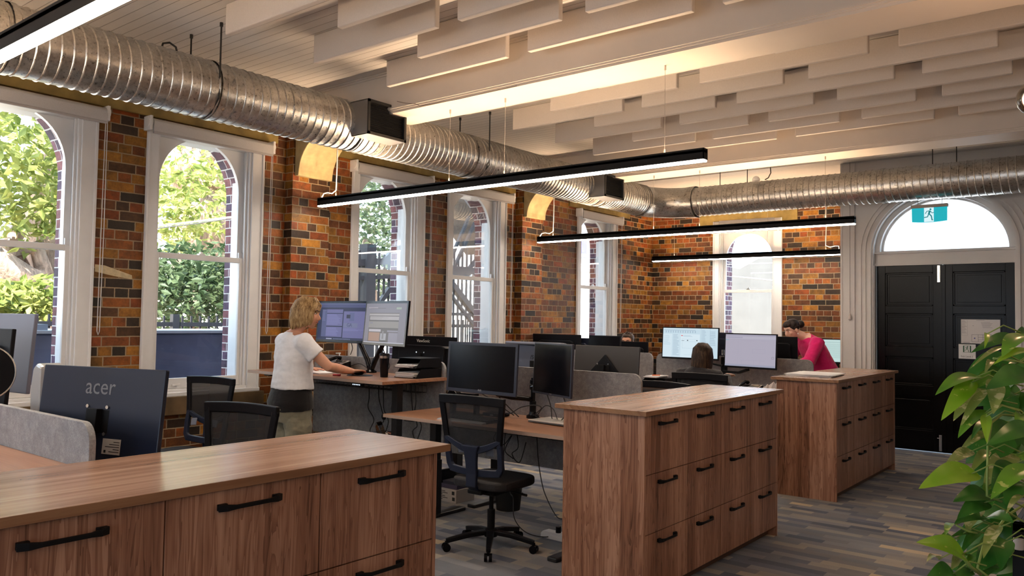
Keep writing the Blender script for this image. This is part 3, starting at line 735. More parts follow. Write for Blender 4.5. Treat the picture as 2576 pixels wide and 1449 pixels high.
# ================================================================== monitors
def emf(name, c, s=.5):
    if name in _M: return _M[name]
    t = NT(name); t.set(col=(.005, .005, .005), emi=c, es=s, rough=.3, spec=.2); _M[name] = t.m; return t.m
DK = {}
def scr_mats(cols):
    return [emf('screen_%02x%02x%02x' % tuple(int(255*min(1, q)) for q in c), c) for c in cols]
vback_ref = None
def monitor(label, c, rz, w, h, tilt=0, rects=None, shell=None, bez=.016, chin=.02, logo=None, back=None, thick=.02, cover=True, desk_z=None, group=None, cat='monitor', screws=False):
    """panel centre c; the screen faces local -Y"""
    shell = shell or black_p
    t = thing('monitor', label, cat, c, rz, group=group)
    T = Matrix.Rotation(tilt, 4, 'X')
    def bb(m, name, par, sm=False, bev=0):
        o = m.build(name, m.mats, par, world=False, bevel=bev, smooth=sm); return o
    def B(mats): q = MB(); q.mats = mats; return q
    def tr(o): o.matrix_basis = T @ o.matrix_basis; return o
    m = B(shell); m.box((-w/2, -.006, -h/2), (w/2, thick-.006, h/2)); hs = tr(bb(m, 'housing', t, bev=.004))
    if cover: m = B(shell); m.prism([(-w*.33, -h*.34), (w*.33, -h*.34), (w*.36, -h*.3), (w*.36, h*.22), (w*.3, h*.28), (-w*.3, h*.28), (-w*.36, h*.22), (-w*.36, -h*.3)], 1, thick-.008, thick+.022); tr(bb(m, 'rear_cover', t, bev=.008))
    sw, sh = w-2*bez, h-bez-chin; zc = (chin-bez)/2
    if rects is None:
        m = B([black_g]); m.add([(-sw/2, -.0066, zc-sh/2), (sw/2, -.0066, zc-sh/2), (sw/2, -.0066, zc+sh/2), (-sw/2, -.0066, zc+sh/2)], [(0, 1, 2, 3)])
    else:
        cols = []; 
        for r in rects:
            if r[4] not in cols: cols.append(r[4])
        m = B(scr_mats(cols))
        for i, (a, b, c2, d2, cc) in enumerate(rects):
            m.cur = cols.index(cc); yy = -.0066-.00008*i
            X0, X1 = -sw/2+a*sw, -sw/2+c2*sw; Z1, Z0 = zc+sh/2-b*sh, zc+sh/2-d2*sh
            m.add([(X0, yy, Z0), (X1, yy, Z0), (X1, yy, Z1), (X0, yy, Z1)], [(0, 1, 2, 3)])
    tr(bb(m, 'screen', t))
    if logo:
        s, size, mat_, z, side = logo
        lo = text_mesh('logo', s, size, mat_, t, (0, -.0075 if side == 'f' else thick+.0225, z), (R(90), 0, 0 if side == 'f' else R(180)), ext=.0004)
        lo.matrix_basis = T @ Matrix.Translation((0, -.0068 if side == 'f' else thick-.0055, z)) @ (Matrix.Rotation(R(180), 4, 'Z') if side == 'b' else Matrix()) @ Matrix.Rotation(R(90), 4, 'X')
    if screws:
        m = B(chrome); yo = thick+.018 if cover else thick+(.03 if back is vback_ref else -.008)
        for sx in (-.05, .05):
            for sz in (-.05, .05): m.cyl((sx, yo, sz-.012), (sx, yo+.009, sz-.012), .007, 10)
        for k in range(4):
            q = B(chrome); q.v = m.v[k*20:(k+1)*20]; q.f = [tuple(i-k*20 for i in f) for f in m.f[k*12:(k+1)*12]]; q.mi = [0]*12; tr(bb(q, 'mount_screw', t))
        q = B(black_m); q.box((-.06, yo-.002, -.06), (.06, yo+.003, .028)); q.box((-.025, yo, -.06), (.025, yo+.03, .03)); tr(bb(q, 'mount_plate', t, bev=.002))
    if back: back(t, T, B, bb, tr)
    if desk_z is not None:
        q = B(black_m); q.box((-.025, thick+.005, desk_z-c[2]+.012), (.025, thick+.03, .02)); bb(q, 'stand_neck', t, bev=.004)
        q = B(black_m); q.box((-.11, thick-.06, desk_z-c[2]), (.11, thick+.08, desk_z-c[2]+.012)); bb(q, 'stand_base', t, bev=.004)
    return t
g1, g2, g3 = (.055, .06, .16), (.135, .13, .29), (.015, .018, .06)
def rowsr(x0, x1, y0, y1, n, c, jit=.6):
    o = []
    rr = random.Random(int(x0*100+y0*1000+n))
    for i in range(n):
        y = y0+(y1-y0)*i/n; o.append((x0, y, x0+(x1-x0)*(jit+rr.random()*(1-jit)), y+(y1-y0)/n*.4, c))
    return o
L_rects = [(0, 0, 1, 1, g3), (0, 0, 1, .04, (.09, .1, .2)), (0, .04, 1, .12, g1), (.0, .12, .08, .95, g3), (.08, .17, .18, .92, (.08, .09, .2)), (.18, .17, .52, .27, g2), (.18, .29, .52, .62, g2), (.18, .65, .52, .92, g2),
           (.54, .17, 1, .94, g2), (.54, .17, 1, .22, g3), (.66, .26, .76, .48, (.10, .11, .24)), (.60, .31, .68, .41, (.03, .03, .06)), (.55, .54, .84, .66, (.15, .16, .28)), (.56, .78, .68, .8, (.12, .13, .3)),
           (0, .95, 1, 1, (.03, .035, .08)), (.2, .96, .32, .985, (.42, .42, .55))] + [(.36+.03*i, .965, .372+.03*i, .982, (.35, .4, .6)) for i in range(12)] + rowsr(.19, .5, .31, .6, 9, (.2, .2, .42)) + rowsr(.19, .5, .67, .9, 7, (.2, .2, .42)) + rowsr(.55, .98, .69, .76, 3, (.2, .2, .42)) + rowsr(.09, .17, .2, .5, 8, (.16, .17, .32))
ml = monitor('left one of the two lit monitors above the standing woman\'s desk, bluish page', (-5.985, 4.93, 1.553), R(2), .71, .398, R(-4), L_rects, black_g, .022, .026, logo=('SONIQ', .012, silver, -.19, 'f') if False else None, group='two lit monitors on the raised desk')
text_mesh('screen_text', 'GA', .05, emf('t_ga', (.06, .065, .16)), ml, (.115, -.012, -.045), (R(86), 0, 0))
w0, w1, w2_ = (.20, .185, .225), (.11, .10, .10), (.24, .225, .28)
R_rects = [(0, 0, 1, 1, w0), (.06, .1, .3, .12, (.38, .33, .37)), (.76, .1, .88, .15, (.30, .36, .30)), (.1, .24, .84, .99, w1), (.1, .26, .84, .31, (.36, .33, .33)), (.12, .33, .84, .42, (.37, .34, .35)), (.1, .46, .84, .62, (.24, .22, .21)),
           (.13, .48, .2, .52, w0), (.12, .66, .42, .72, (.44, .41, .45)), (.12, .74, .40, .96, (.33, .19, .13)), (.42, .76, .56, .93, (.33, .33, .36)), (.58, .68, .84, .72, w2_), (.62, .74, .84, .99, w2_), (.46, .7, .5, .9, (.2, .19, .2)), (0, .985, 1, 1, (.6, .6, .7)), (.12, .12, .5, .13, w1)] + rowsr(.14, .6, .34, .41, 3, (.26, .24, .24))
mr = monitor('right one of the two lit monitors above the standing woman\'s desk, greyish page', (-5.29, 4.845, 1.548), R(-10), .70, .40, R(-5), R_rects, black_g, .022, .026, group='two lit monitors on the raised desk')
monitor('black monitor back with white lettering, right of the lit monitors', (-5.40, 5.44, 1.235), R(180), .84, .385, R(4), None, black_p, desk_z=.84, logo=('ViewSonic', .042, M('logo_white', (.7, .68, .64), .5), .135, 'b'), screws=True,
        back=lambda t, T, B, bb, tr: (lambda m: tr(bb(m.box((-.36, .014, .085), (.36, .021, .105)), 'rear_trim', t)))(B(M('trim_grey', (.25, .24, .23), .4))))
monitor('large switched-off monitor behind the empty mesh chair', (-4.00, 4.66, 1.224), R(-3), .735, .39, R(-3), None, M('monitor_slate', (.022, .026, .045), .4), .022, .028, logo=('/SUS', .02, silver, -.176, 'f'))
monitor('smaller switched-off monitor angled beside the black monitor pole', (-3.43, 4.80, 1.238), R(-23), .535, .385, R(-2), None, M('monitor_slate', (.022, .026, .045), .4), .012, .016, logo=('BenQ', .011, silver, -.184, 'f'))
monitor('blue-grey monitor back with dark lettering between the two dark monitors', (-4.08, 5.46, 1.235), R(180), .60, .35, R(5), None, M('silver_blue', (.10, .12, .17), .35, .4), cover=False, desk_z=.84, logo=('/SUS', .05, black_m, .03, 'b'),
        back=lambda t, T, B, bb, tr: (lambda m: tr(bb(m.box((-.30, -.02, .15), (.30, .06, .175)), 'top_hood', t, bev=.008)))(B(M('silver_blue2', (.20, .22, .28), .35, .4))))
def vback(t, T, B, bb, tr):
    m = B(black_p); m.prism([(-.27, -.17), (.27, -.17), (0, .115)], 1, .012, .034); tr(bb(m, 'rear_wedge', t, bev=.003))
vback_ref = vback
monitor('brownish black monitor back with a wedge-shaped cover above the felt screen', (-3.40, 5.50, 1.215), R(180), .60, .37, R(5), None, M('brown_black', (.035, .032, .03), .35), screws=True, back=vback, cover=False, desk_z=.84)
def from_px(xa, xb, yt, yb_, Y):
    a = AY(xa, yt, Y); b = AY(xb, yb_, Y); return (a.x+b.x)/2, abs(b.x-a.x), a.z
def far_mon(label, xa, xb, yt, Y, front, h=.36, rects=None, rz=0, shell=None, w=None, **k):
    x, ww, z = from_px(xa, xb, yt, yt, Y)
    if w: x = x+ww/2-w/2
    w = w or ww
    return monitor(label, (x, Y, z-h/2), R(rz) if front else R(180+rz), w, h, R(-3), rects, shell, .012, .016, desk_z=(.84 if Y < 8.65 and x < -4.66 else .86 if Y < 8.65 else .90), **k)
far_mon('widest black monitor back in the far row, below the narrow window', 1343, 1463, 839, 8.95, False)
far_mon('small blue-black monitor back between two black monitors in the far row', 1455, 1490, 850, 9.02, False, .30, shell=blue_p, w=.5)
far_mon('switched-off black monitor facing us in the far row, left of the man', 1481, 1561, 843, 8.38, True, .37)
far_mon('black monitor back directly below the man\'s forehead', 1561, 1632, 858, 8.95, False, .34)
P1 = (.60, .76, .86); P2 = (.42, .55, .66); P3 = (.70, .84, .92)
S3 = [(0, 0, 1, 1, P1), (0, 0, 1, .03, P3), (.02, .06, .6, .08, P2), (.0, .2, .17, 1, P3), (.18, .2, .32, 1, (.64, .79, .88)), (.33, .2, .68, 1, (.72, .86, .94)), (.70, 0, .705, 1, P2), (.86, 0, .865, .97, P2), (.34, .24, .37, .265, (.75, .05, .08)),
      (.35, .42, .40, .43, (.02, .02, .03)), (.45, .4, .47, .43, (.02, .02, .03)), (.62, .4, .64, .43, (.02, .02, .03)), (.36, .37, .64, .375, P2), (.36, .37, .363, .68, P2), (.36, .68, .6, .685, P2), (.42, .45, .6, .455, P2), (.6, .45, .602, .6, P2), (.40, .9, .55, .905, P2)] \
     + rowsr(.19, .31, .22, .95, 18, P2) + rowsr(.02, .15, .25, .6, 10, (.55, .7, .8)) + rowsr(.38, .6, .24, .3, 3, P2) + rowsr(.72, .8, .05, .7, 16, P2) + rowsr(.87, .97, .1, .6, 9, P2) + [(.05+.045*i, .09, .07+.045*i, .16, P2) for i in range(13)]
monitor('left bright monitor behind the seated dark-haired woman\'s head', (-4.07, 8.38, 1.362), R(0), .70, .365, R(-3), S3, black_p, .012, .02, group='two bright monitors in the far row')
Q1, Q2, Q3 = (.44, .41, .50), (.33, .31, .42), (.38, .36, .46)
S4 = [(0, 0, 1, 1, Q1), (0, .0, 1, .05, Q3), (.0, .05, 1, .15, (.47, .45, .54)), (.0, .17, .07, .185, (.2, .5, .55)), (0, .15, 1, .155, Q2), (.26, .2, .262, .92, Q3), (.32, .19, .58, .193, Q2), (.32, .19, .322, .9, Q3), (.72, .19, .9, .193, Q2), (.55, .45, .8, .453, Q2), (.55, .57, .8, .573, Q2), (.55, .45, .552, .57, Q2), (.8, .45, .802, .57, Q2),
      (.34, .8, .8, .803, Q2), (.34, .92, .8, .923, Q2), (.34, .8, .342, .92, Q2), (.58, .8, .582, .92, Q2), (.7, .8, .702, .92, Q2), (.95, .2, .952, .7, Q2), (.93, .67, .97, .675, (.1, .1, .12)), (.93, .73, .97, .735, (.1, .1, .12)), (.93, .67, .933, .735, (.1, .1, .12)), (.967, .67, .97, .735, (.1, .1, .12)), (0, .94, 1, 1, (.35, .36, .46))] + [(.03+.025*i, .07, .042+.025*i, .12, Q2) for i in range(13)]
monitor('right bright monitor in the far row, pale drawing on its screen', (-3.33, 8.30, 1.303), R(-9), .625, .375, R(-3), S4, black_p, .012, .02, group='two bright monitors in the far row')
far_mon('dark blue monitor back between the two bright monitors', 1800, 1845, 836, 8.96, False, .33, shell=blue_p, w=.5)
far_mon('black monitor back in front of the woman in the pink jumper', 1945, 2007, 846, 8.96, False, .32, w=.5)
S5 = [(0, 0, 1, 1, (.56, .74, .72)), (.08, .1, .9, .14, (.45, .62, .6)), (.1, .18, .18, .9, (.48, .66, .64))] + rowsr(.22, .8, .2, .85, 14, (.44, .6, .58))
monitor('pale green monitor between the pink jumper and the white wall', (-3.50, 11.93, 1.215), R(0), .62, .36, R(-3), S5, black_p, .012, .03, desk_z=.80)
# near left: big monitor with its back to us and its neighbours
def stick(t, T, B, bb, tr):
    m = B(M('white_label', (.42, .40, .38), .6)); m.box((-.135, .0145, -.135), (-.045, .0155, -.078)); lb = tr(bb(m, 'rating_label', t))
    m = B(black_m); 
    for i in range(5): m.box((-.130, .0155, -.088-.009*i), (-.130+.03+.02*((i*7) % 3), .0158, -.0905-.009*i))
    m.box((-.065, .0155, -.130), (-.055, .0158, -.12)); tr(bb(m, 'label_print', t))
def big_back(t, T, B, bb, tr):
    stick(t, T, B, bb, tr)
monitor('large dark blue monitor back with grey lettering, behind the near felt screen', (-3.13, 1.42, 1.205), R(180+17), .625, .375, R(6), None, M('satin_blue_black', (.010, .016, .036), .33, spec=.4), .012, .02,
        logo=('acer', .088, M('logo_grey', (.15, .155, .17), .45), .085, 'b'), screws=True, back=big_back, cover=False)
monitor('grey-blue monitor back at the left edge, in front of the first window', (-4.66, 1.60, 1.39), R(180+8), .60, .40, R(4), None, M('grey_blue_shell', (.15, .16, .22), .4), cover=False, desk_z=.80)
monitor('black monitor at the left edge, in front of the grey-blue one', (-4.33, 1.42, 1.34), R(180+8), .46, .36, R(4), None, black_p, desk_z=.80)
# silver speaker and round vanity mirror
t = thing('desktop_speaker', 'silver curved speaker left of the large dark blue monitor back', 'speaker', (-3.55, 1.40, 1.14))
sp = MB(); 
for_ = [(-.05, 0), (.045, 0), (.05, .215), (.0, .225), (-.035, .20), (-.055, .12)]
sp.prism([(-3.585+a, 1.165+b) for a, b in for_], 1, 1.36, 1.46); sp.build('speaker_body', silver, t, bevel=.012)
MB().box((-3.62, 1.35, .80), (-3.565, 1.44, 1.17)).build('stand', silver, t, bevel=.01)
t = thing('round_mirror', 'round black mirror with a thin pale rim at the left edge', 'mirror', (-3.42, .95, 1.065))
cM = AY(-42, 938, .95); nM = (EYE-cM).normalized()
m = MB(); m.ring([cM-nM*.006, cM+nM*.004], .085, 40); m.build('disc', black_m, t, smooth='auto')
a0 = nM.cross(Vector((0, 0, 1))).normalized(); b0 = a0.cross(nM)
m = MB(); m.ring([cM+a0*(0.087*math.cos(2*math.pi*k/48))+b0*(0.087*math.sin(2*math.pi*k/48)) for k in range(49)], .0035, 6, False); m.build('rim', chrome, t, smooth=True)
m = MB(); m.cyl((cM.x, cM.y+.01, 1.065), (cM.x, cM.y+.01, cM.z-.08), .006, 8).lathe([(.07, 0), (.07, .008), (.01, .014)], (cM.x, cM.y+.01, 1.065), 24); m.build('stand', chrome, t, smooth='auto')
cab_m = M('cable_black', (.01, .01, .012), .45)
def cable(pts, label, r=.004, parent=None, name='cable', m=None):
    P = [Vector(p) for p in pts]; out = []
    for i in range(len(P)-1):               # Catmull-Rom
        p0, p1, p2, p3 = P[max(i-1, 0)], P[i], P[i+1], P[min(i+2, len(P)-1)]
        for k in range(6):
            t = k/6; out.append(.5*((2*p1)+(p2-p0)*t+(2*p0-5*p1+4*p2-p3)*t*t+(3*p1-p0-3*p2+p3)*t**3))
    out.append(P[-1])
    o = MB().ring(out, r, 6).build(name, m or cab_m, parent, smooth=True)
    if parent is None: tag(o, label, 'cable')
    return o

# ---------------------------------------------------------------- monitor arms
t = thing('clamp_stand', 'black V-shaped double arm carrying the standing woman\'s two monitors', 'monitor arm', (-5.62, 4.98, 1.09))
MB().lathe([(.055, 0), (.055, .012), (.03, .03), (.028, .06), (.012, .075)], (-5.62, 4.98, 1.09), 20).build('base', black_g, t, smooth='auto')
for s, ex, ey, ez in ((-1, -5.80, 4.99, 1.38), (1, -5.40, 4.93, 1.37)):
    MB().ring([(-5.62+s*.02, 4.98, 1.13), (-5.62+s*.05, 4.985, 1.2), (ex-s*.03, ey, ez-.05), (ex, ey, ez)], [.022, .024, .022, .02], 14).build('gas_strut', black_g, t, smooth='auto')
    MB().ring([(ex, ey, ez-.02), (ex, ey, ez+.12)], .022, 14).box((ex-.03, ey-.04, ez+.06), (ex+.03, ey, ez+.16)).build('bracket', black_m, t, smooth='auto')
pb = AY(1340, 1045, 4.97); px_ = pb.x
t = thing('clamp_stand', 'black clamp pole with jointed arms between the two dark monitors', 'monitor arm', (px_, 4.97, .84))
MB().cyl((px_, 4.97, .845), (px_, 4.97, 1.15), .017, 16).build('pole', black_m, t, smooth='auto')
MB().lathe([(.05, 0), (.05, .02), (.03, .03), (.026, .05)], (px_, 4.97, .84), 18).build('base', black_g, t, smooth='auto')
for z0, z1, r in ((.89, .97, .026), (1.06, 1.10, .028), (1.105, 1.135, .026)): MB().cyl((px_, 4.97, z0), (px_, 4.97, z1), r, 16).build('collar', black_m, t, smooth='auto', bevel=.003)
MB().ring([(px_, 4.96, .985), (px_-.03, 4.92, .99), (px_-.12, 4.86, 1.0), (px_-.2, 4.78, 1.02), (px_-.22, 4.72, 1.1), (px_-.22, 4.70, 1.18)], [.02, .018, .022, .018, .016, .014], 12).build('arm', black_g, t, smooth='auto')
MB().ring([(px_, 4.96, 1.08), (px_+.1, 4.93, 1.09), (px_+.2, 4.9, 1.12), (px_+.28, 4.86, 1.2)], [.02, .016, .018, .018], 12).build('arm', black_g, t, smooth='auto')
t = thing('clamp_stand', 'black arm with a camera-like head between the two bright monitors', 'monitor arm', (-3.71, 8.5, .86))
MB().box((-3.74, 8.47, .86), (-3.68, 8.53, 1.22)).build('pole', black_m, t, bevel=.01)
MB().ring([(-3.71, 8.5, 1.24), (-3.71, 8.5, 1.30)], .025, 12).build('head', chrome, t, smooth='auto')
MB().sweep([(-3.95, 8.42, 1.16), (-3.85, 8.45, 1.145), (-3.7, 8.45, 1.12)], .05, .02, (0, 0, 1)).build('arm', black_m, t, bevel=.004)
MB().sweep([(-3.7, 8.45, 1.06), (-3.5, 8.42, 1.06), (-3.38, 8.36, 1.10)], .05, .025, (0, 0, 1)).build('arm', black_m, t, bevel=.004)
t = thing('clamp_stand', 'black stalk holding the large dark blue monitor back', 'monitor arm', (-3.1, 1.62, .80))
MB().cyl((-3.1, 1.62, .80), (-3.1, 1.62, 1.2), .018, 14).build('pole', black_m, t, smooth='auto')
MB().sweep([(-3.1, 1.62, 1.17), (-3.07, 1.5, 1.19)], .04, .03, (0, 0, 1)).build('arm', black_m, t)

# ================================================================== office chairs
def bk(u, z, zt=1.06, zb=.58):
    """surface of the back rest: across u, height z"""
    k = (z-.56)/.5
    return Vector((u, -.205-.055*k*k-.01*k+.10*abs(u)**2*3.2-(.02*math.sin(k*math.pi) if 0 < k < 1 else 0), z))
def office_chair(name_label, loc, rz, arms=True, z_off=0):
    t = thing('office_chair', name_label, 'chair', loc, rz, group='black mesh task chairs')
    def part(m, name, mat_, **k): return m.build(name, mat_, t, world=False, **k)
    # upper frame
    tw, bw = .262, .222
    def side(z): k = (z-.76)/(1.055-.76); return bw+(tw-bw)*k
    m = MB(); n = 9
    zs = [.74+(1.045-.74)*i/(n-1) for i in range(n)]
    for s in (-1, 1): m.sweep([bk(s*side(z), z) for z in zs], .044, .026, (0, 1, 0))
    m.sweep([bk(-tw-.018+(2*tw+.036)*i/10, 1.045+.008*math.sin(math.pi*i/10)) for i in range(11)], .06, .03, (0, 1, 0))
    part(m, 'backrest_frame', black_p, bevel=.006)
    m = MB(); vs = []; fs = []; N = 12
    for i in range(N+1):
        z = .735+(1.05-.735)*i/N
        for j in range(N+1):
            u = -side(z)+2*side(z)*j/N; vs.append(bk(u, z) + Vector((0, .004, 0)))
    for i in range(N):
        for j in range(N): fs.append((i*(N+1)+j, i*(N+1)+j+1, (i+1)*(N+1)+j+1, (i+1)*(N+1)+j))
    m.add(vs, fs); part(m, 'mesh_panel', net, smooth=True)
    # lower moulded frame: U-shaped yoke, outer rails, bottom bar and centre spine
    m = MB()
    m.sweep([bk(-bw-.01+(2*bw+.02)*i/12, .785-.075*math.sin(math.pi*i/12)) for i in range(13)], [.03+.02*math.sin(math.pi*i/12) for i in range(13)], .028, (0, 1, 0))
    for s in (-1, 1):
        m.sweep([bk(s*(bw-.0), .79), bk(s*(bw+.005), .70), bk(s*(bw-.002), .60), bk(s*(bw-.03), .56)], [.04, .042, .045, .05], .028, (0, 1, 0))
    m.sweep([bk(-bw+.01+(2*bw-.02)*i/8, .568-.012*math.sin(math.pi*i/8)) for i in range(9)], .05, .028, (0, 1, 0))
    part(m, 'lumbar_frame', blue_p, bevel=.006)
    m = MB(); m.sweep([bk(0, .745)+Vector((0, -.014, 0)), bk(0, .70)+Vector((0, -.014, 0)), bk(0, .62)+Vector((0, -.018, 0)), bk(0, .55)+Vector((0, -.02, 0)), Vector((0, -.23, .47)), Vector((0, -.17, .43)), Vector((0, -.04, .415))], [.15, .11, .09, .088, .085, .08, .08], .03, (0, -1, 0))
    part(m, 'spine', blue_p, bevel=.007)
    for s in (-1, 1):
        m = MB(); m.sweep([bk(s*.125, .735)+Vector((0, .03, 0)), bk(s*.12, .675)+Vector((0, .035, 0))], .065, .012, (0, 1, 0)); part(m, 'lumbar_pad', M('pad_grey', (.16, .18, .24), .5), bevel=.008)
    # seat
    m = MB(); prof = []
    for k in range(24):
        a = 2*math.pi*k/24; e = 4; cx_ = abs(math.cos(a))**(2/e)*math.copysign(1, math.cos(a)); sx = abs(math.sin(a))**(2/e)*math.copysign(1, math.sin(a)); prof.append((cx_*.245, sx*.24+.03))
    m.prism(prof, 2, .44, .50); part(m, 'seat', M('seat_fabric', (.014, .014, .017), .85, bump=.2, nscale=300), bevel=.02, seg=3)
    m = MB(); m.box((-.11, -.12, .39), (.11, .14, .44)); m.box((-.06, -.2, .405), (.06, -.08, .435)); part(m, 'tilt_mechanism', black_m, bevel=.008)
    m = MB(); m.cyl((.11, .04, .41), (.25, .05, .395), .005, 8).cyl((.22, .05, .397), (.265, .05, .394), .009, 8); part(m, 'lever', black_m)
    if arms:
        for s in (-1, 1):
            m = MB(); m.sweep([(s*.12, .0, .425), (s*.26, 0, .425), (s*.285, 0, .46), (s*.285, 0, .63)], .045, .025, (0, 0, 1) if False else (s, 0, .3)); m.box((s*.285-.045, -.12, .63), (s*.285+.045, .13, .655)); part(m, 'armrest', black_p, bevel=.01)
    m = MB(); m.cyl((0, 0, .24), (0, 0, .40), .016, 14).cyl((0, 0, .10), (0, 0, .27), .027, 16); part(m, 'gas_column', black_m, smooth='auto')
    m = MB(); m.lathe([(.045, .085), (.05, .10), (.045, .135), (.03, .14)], (0, 0, 0), 20); part(m, 'hub', black_m, smooth='auto')
    for k in range(5):
        a = 2*math.pi*k/5 + R(16); d = Vector((math.cos(a), math.sin(a), 0)); 
        m = MB(); m.sweep([d*.03+Vector((0, 0, .115)), d*.15+Vector((0, 0, .105)), d*.29+Vector((0, 0, .077)), d*.318+Vector((0, 0, .07))], [.055, .045, .034, .03], .032, (0, 0, 1)); lg = part(m, 'leg', black_p, bevel=.006)
        p = d*.318; s_ = Vector((-d.y, d.x, 0))
        m = MB()
        for sg in (-1, 1): m.cyl(p+s_*(sg*.006)+Vector((0, 0, .028)), p+s_*(sg*.026)+Vector((0, 0, .028)), .028, 18)
        m.cyl(p+Vector((0, 0, .04)), p+Vector((0, 0, .07)), .009, 8); m.build('caster', black_g, lg, world=False, smooth='auto')
    return t
ch = office_chair('black mesh chair standing empty in the aisle before the dark monitors, seen from behind', (-3.61, 4.34, 0), R(3), arms=False)
def chair_copy(label, loc, rz):
    o = copy_tree(ch); o.location = loc; o.rotation_euler = (0, 0, rz); o['label'] = label; return o
chair_copy('black mesh chair whose top edge shows behind the near cabinet, left of centre', (-4.14, 2.48, 0), R(180+14))
chair_copy('black mesh chair by the window sill, left of the woman in white', (-6.10, 3.44, .0), R(180+10))
chair_copy('black chair on which the dark-haired woman sits', (-3.28, 7.2, 0), R(0)).scale = (1, 1, 1.045)
chair_copy('dark chair under the desk behind the empty mesh chair, mostly hidden', (-3.35, 6.05, 0), R(170))

# ================================================================== small things on the desks
def Z_(p, z): v = Vector(p); v.z = z; return v
def phone(label, c, rz):
    t = thing('desk_phone', label, 'phone', c, rz, group='grey and black desk phones')
    m = MB(); m.prism([(-.10, .0), (.10, .0), (.10, .085), (.09, .092), (-.10, .03)], 0, -.11, .11); m.build('phone_base', black_p, t, world=False, bevel=.004)
    sl = math.atan2(.06, .19); T = Matrix.Translation((0, 0, .064)) @ Matrix.Rotation(sl, 4, 'X')
    def sb(a, b, name, mt, par=t):
        m = MB().box(a, b); o = m.build(name, mt, par, world=False, bevel=.0015); o.matrix_basis = T; return o
    sb((-.02, -.09, .0), (.108, .095, .006), 'faceplate', silver); sb((0.0, .035, .006), (.09, .08, .009), 'display', M('lcd', (.12, .13, .11), .2))
    for i in range(3):
        for j in range(4): sb((.005+.025*i, -.075+.022*j, .006), (.022+.025*i, -.06+.022*j, .010), 'key', black_p)
    m = MB(); m.ring([(-.065, -.09, .015), (-.065, -.06, .032), (-.065, .06, .032), (-.065, .09, .012)], [(.02, .026), (.015, .018), (.015, .018), (.02, .026)], 12, ref=(0, 0, 1)); o = m.build('handset', black_g, t, world=False, smooth='auto'); o.matrix_basis = T @ Matrix.Translation((0, 0, .012))
    return t
phone('desk phone with raised handset between the standing woman and her monitors', (-6.02, 4.90, 1.09), R(-12))
phone('desk phone in front of the right bright monitor in the far row', AZ(1885, 970, .98).xy.to_3d()*0+Vector((-3.27, 8.12, .86)), R(-10))
# hand pump bottle
t = thing('pump_bottle', 'small clear hand sanitiser bottle with white pump behind the desk phone', 'bottle', (-6.12, 5.02, 1.09))
MB().lathe([(.028, 0), (.03, .005), (.03, .09), (.014, .105), (.014, .115)], (-6.12, 5.02, 1.09), 20).build('bottle_body', clear_pl, t, smooth='auto')
MB().lathe([(.016, .112), (.016, .128), (.006, .13), (.006, .155)], (-6.12, 5.02, 1.09), 16).box((-6.126, 4.98, 1.243), (-6.112, 5.03, 1.255)).build('pump', whitep, t, smooth='auto')
# tumbler
tx, ty = -5.11, 4.68
t = thing('travel_tumbler', 'tall black travel tumbler with a steel band, right of the standing woman\'s hand', 'cup', (tx, ty, 1.09))
MB().lathe([(.030, 0), (.033, .004), (.042, .165)], (tx, ty, 1.09), 28).build('cup_body', black_g, t, smooth='auto')
MB().lathe([(.0425, .163), (.0435, .185)], (tx, ty, 1.09), 28).build('steel_band', chrome, t, smooth='auto')
MB().lathe([(.044, .184), (.045, .195), (.04, .203), (.012, .205)], (tx, ty, 1.09), 28).box((tx-.012, ty-.03, 1.293), (tx+.012, ty-.005, 1.302)).build('lid', black_p, t, smooth='auto')
# mouse pad, mouse, marker, keyboard, papers
pm = AZ(905, 944, 1.092); 
o = MB().lathe([(.13, 0), (.13, .003)], (0, 0, 0), 32).build('mouse_pad', black_m); o.location = (pm.x, pm.y+.0, 1.0905); o.scale = (1, .75, 1); tag(o, 'black mouse pad under the standing woman\'s right hand', 'mouse pad')
o = MB().ell((-5.455, 4.70, 1.108), (.032, .055, .018), 16, 8).build('computer_mouse', black_p, smooth=True); tag(o, 'black computer mouse held by the standing woman', 'mouse')
mk = AZ(846, 943, 1.10); t = thing('marker_pen', 'short red marker lying at the front edge of the raised desk', 'pen', (mk.x, mk.y, 1.0905))
MB().cyl((mk.x-.03, mk.y-.01, 1.099), (mk.x+.012, mk.y+.006, 1.099), .0085, 12).build('pen_body', M('red_pen', (.42, .05, .06), .4), t, smooth='auto'); MB().cyl((mk.x+.012, mk.y+.006, 1.099), (mk.x+.035, mk.y+.015, 1.099), .0095, 12).build('pen_cap', M('dark_red', (.25, .01, .03), .4), t, smooth='auto')
def keyboard(label, c, rz, w=.43, d=.13):
    t = thing('keyboard', label, 'keyboard', c, rz)
    m = MB(); m.prism([(-d/2, 0), (d/2, 0), (d/2, .022), (-d/2, .012)], 0, -w/2, w/2); m.build('keyboard_case', black_p, t, world=False, bevel=.003)
    m = MB()
    for i in range(5):
        for j in range(20):
            x = -w/2+.012+j*(w-.02)/20; y = -d/2+.01+i*(d-.02)/5; z = .013+.008*i/4; m.box((x, y, z), (x+(w-.02)/20-.004, y+(d-.02)/5-.004, z+.008))
    o = m.build('key_block', M('key_black', (.03, .03, .033), .5), t, world=False); return t
keyboard('black keyboard on the raised desk beneath the V-shaped arm', (-5.78, 4.74, 1.09), R(-3))
kb = keyboard('black keyboard with a wrist rest beside the closed laptop', (-3.97, 4.52, .84), R(-2), .46, .17)
MB().prism([(-.135, 0), (-.085, 0), (-.085, .014), (-.13, .006)], 0, -.23, .23).build('wrist_rest', silver, kb, world=False, bevel=.002)
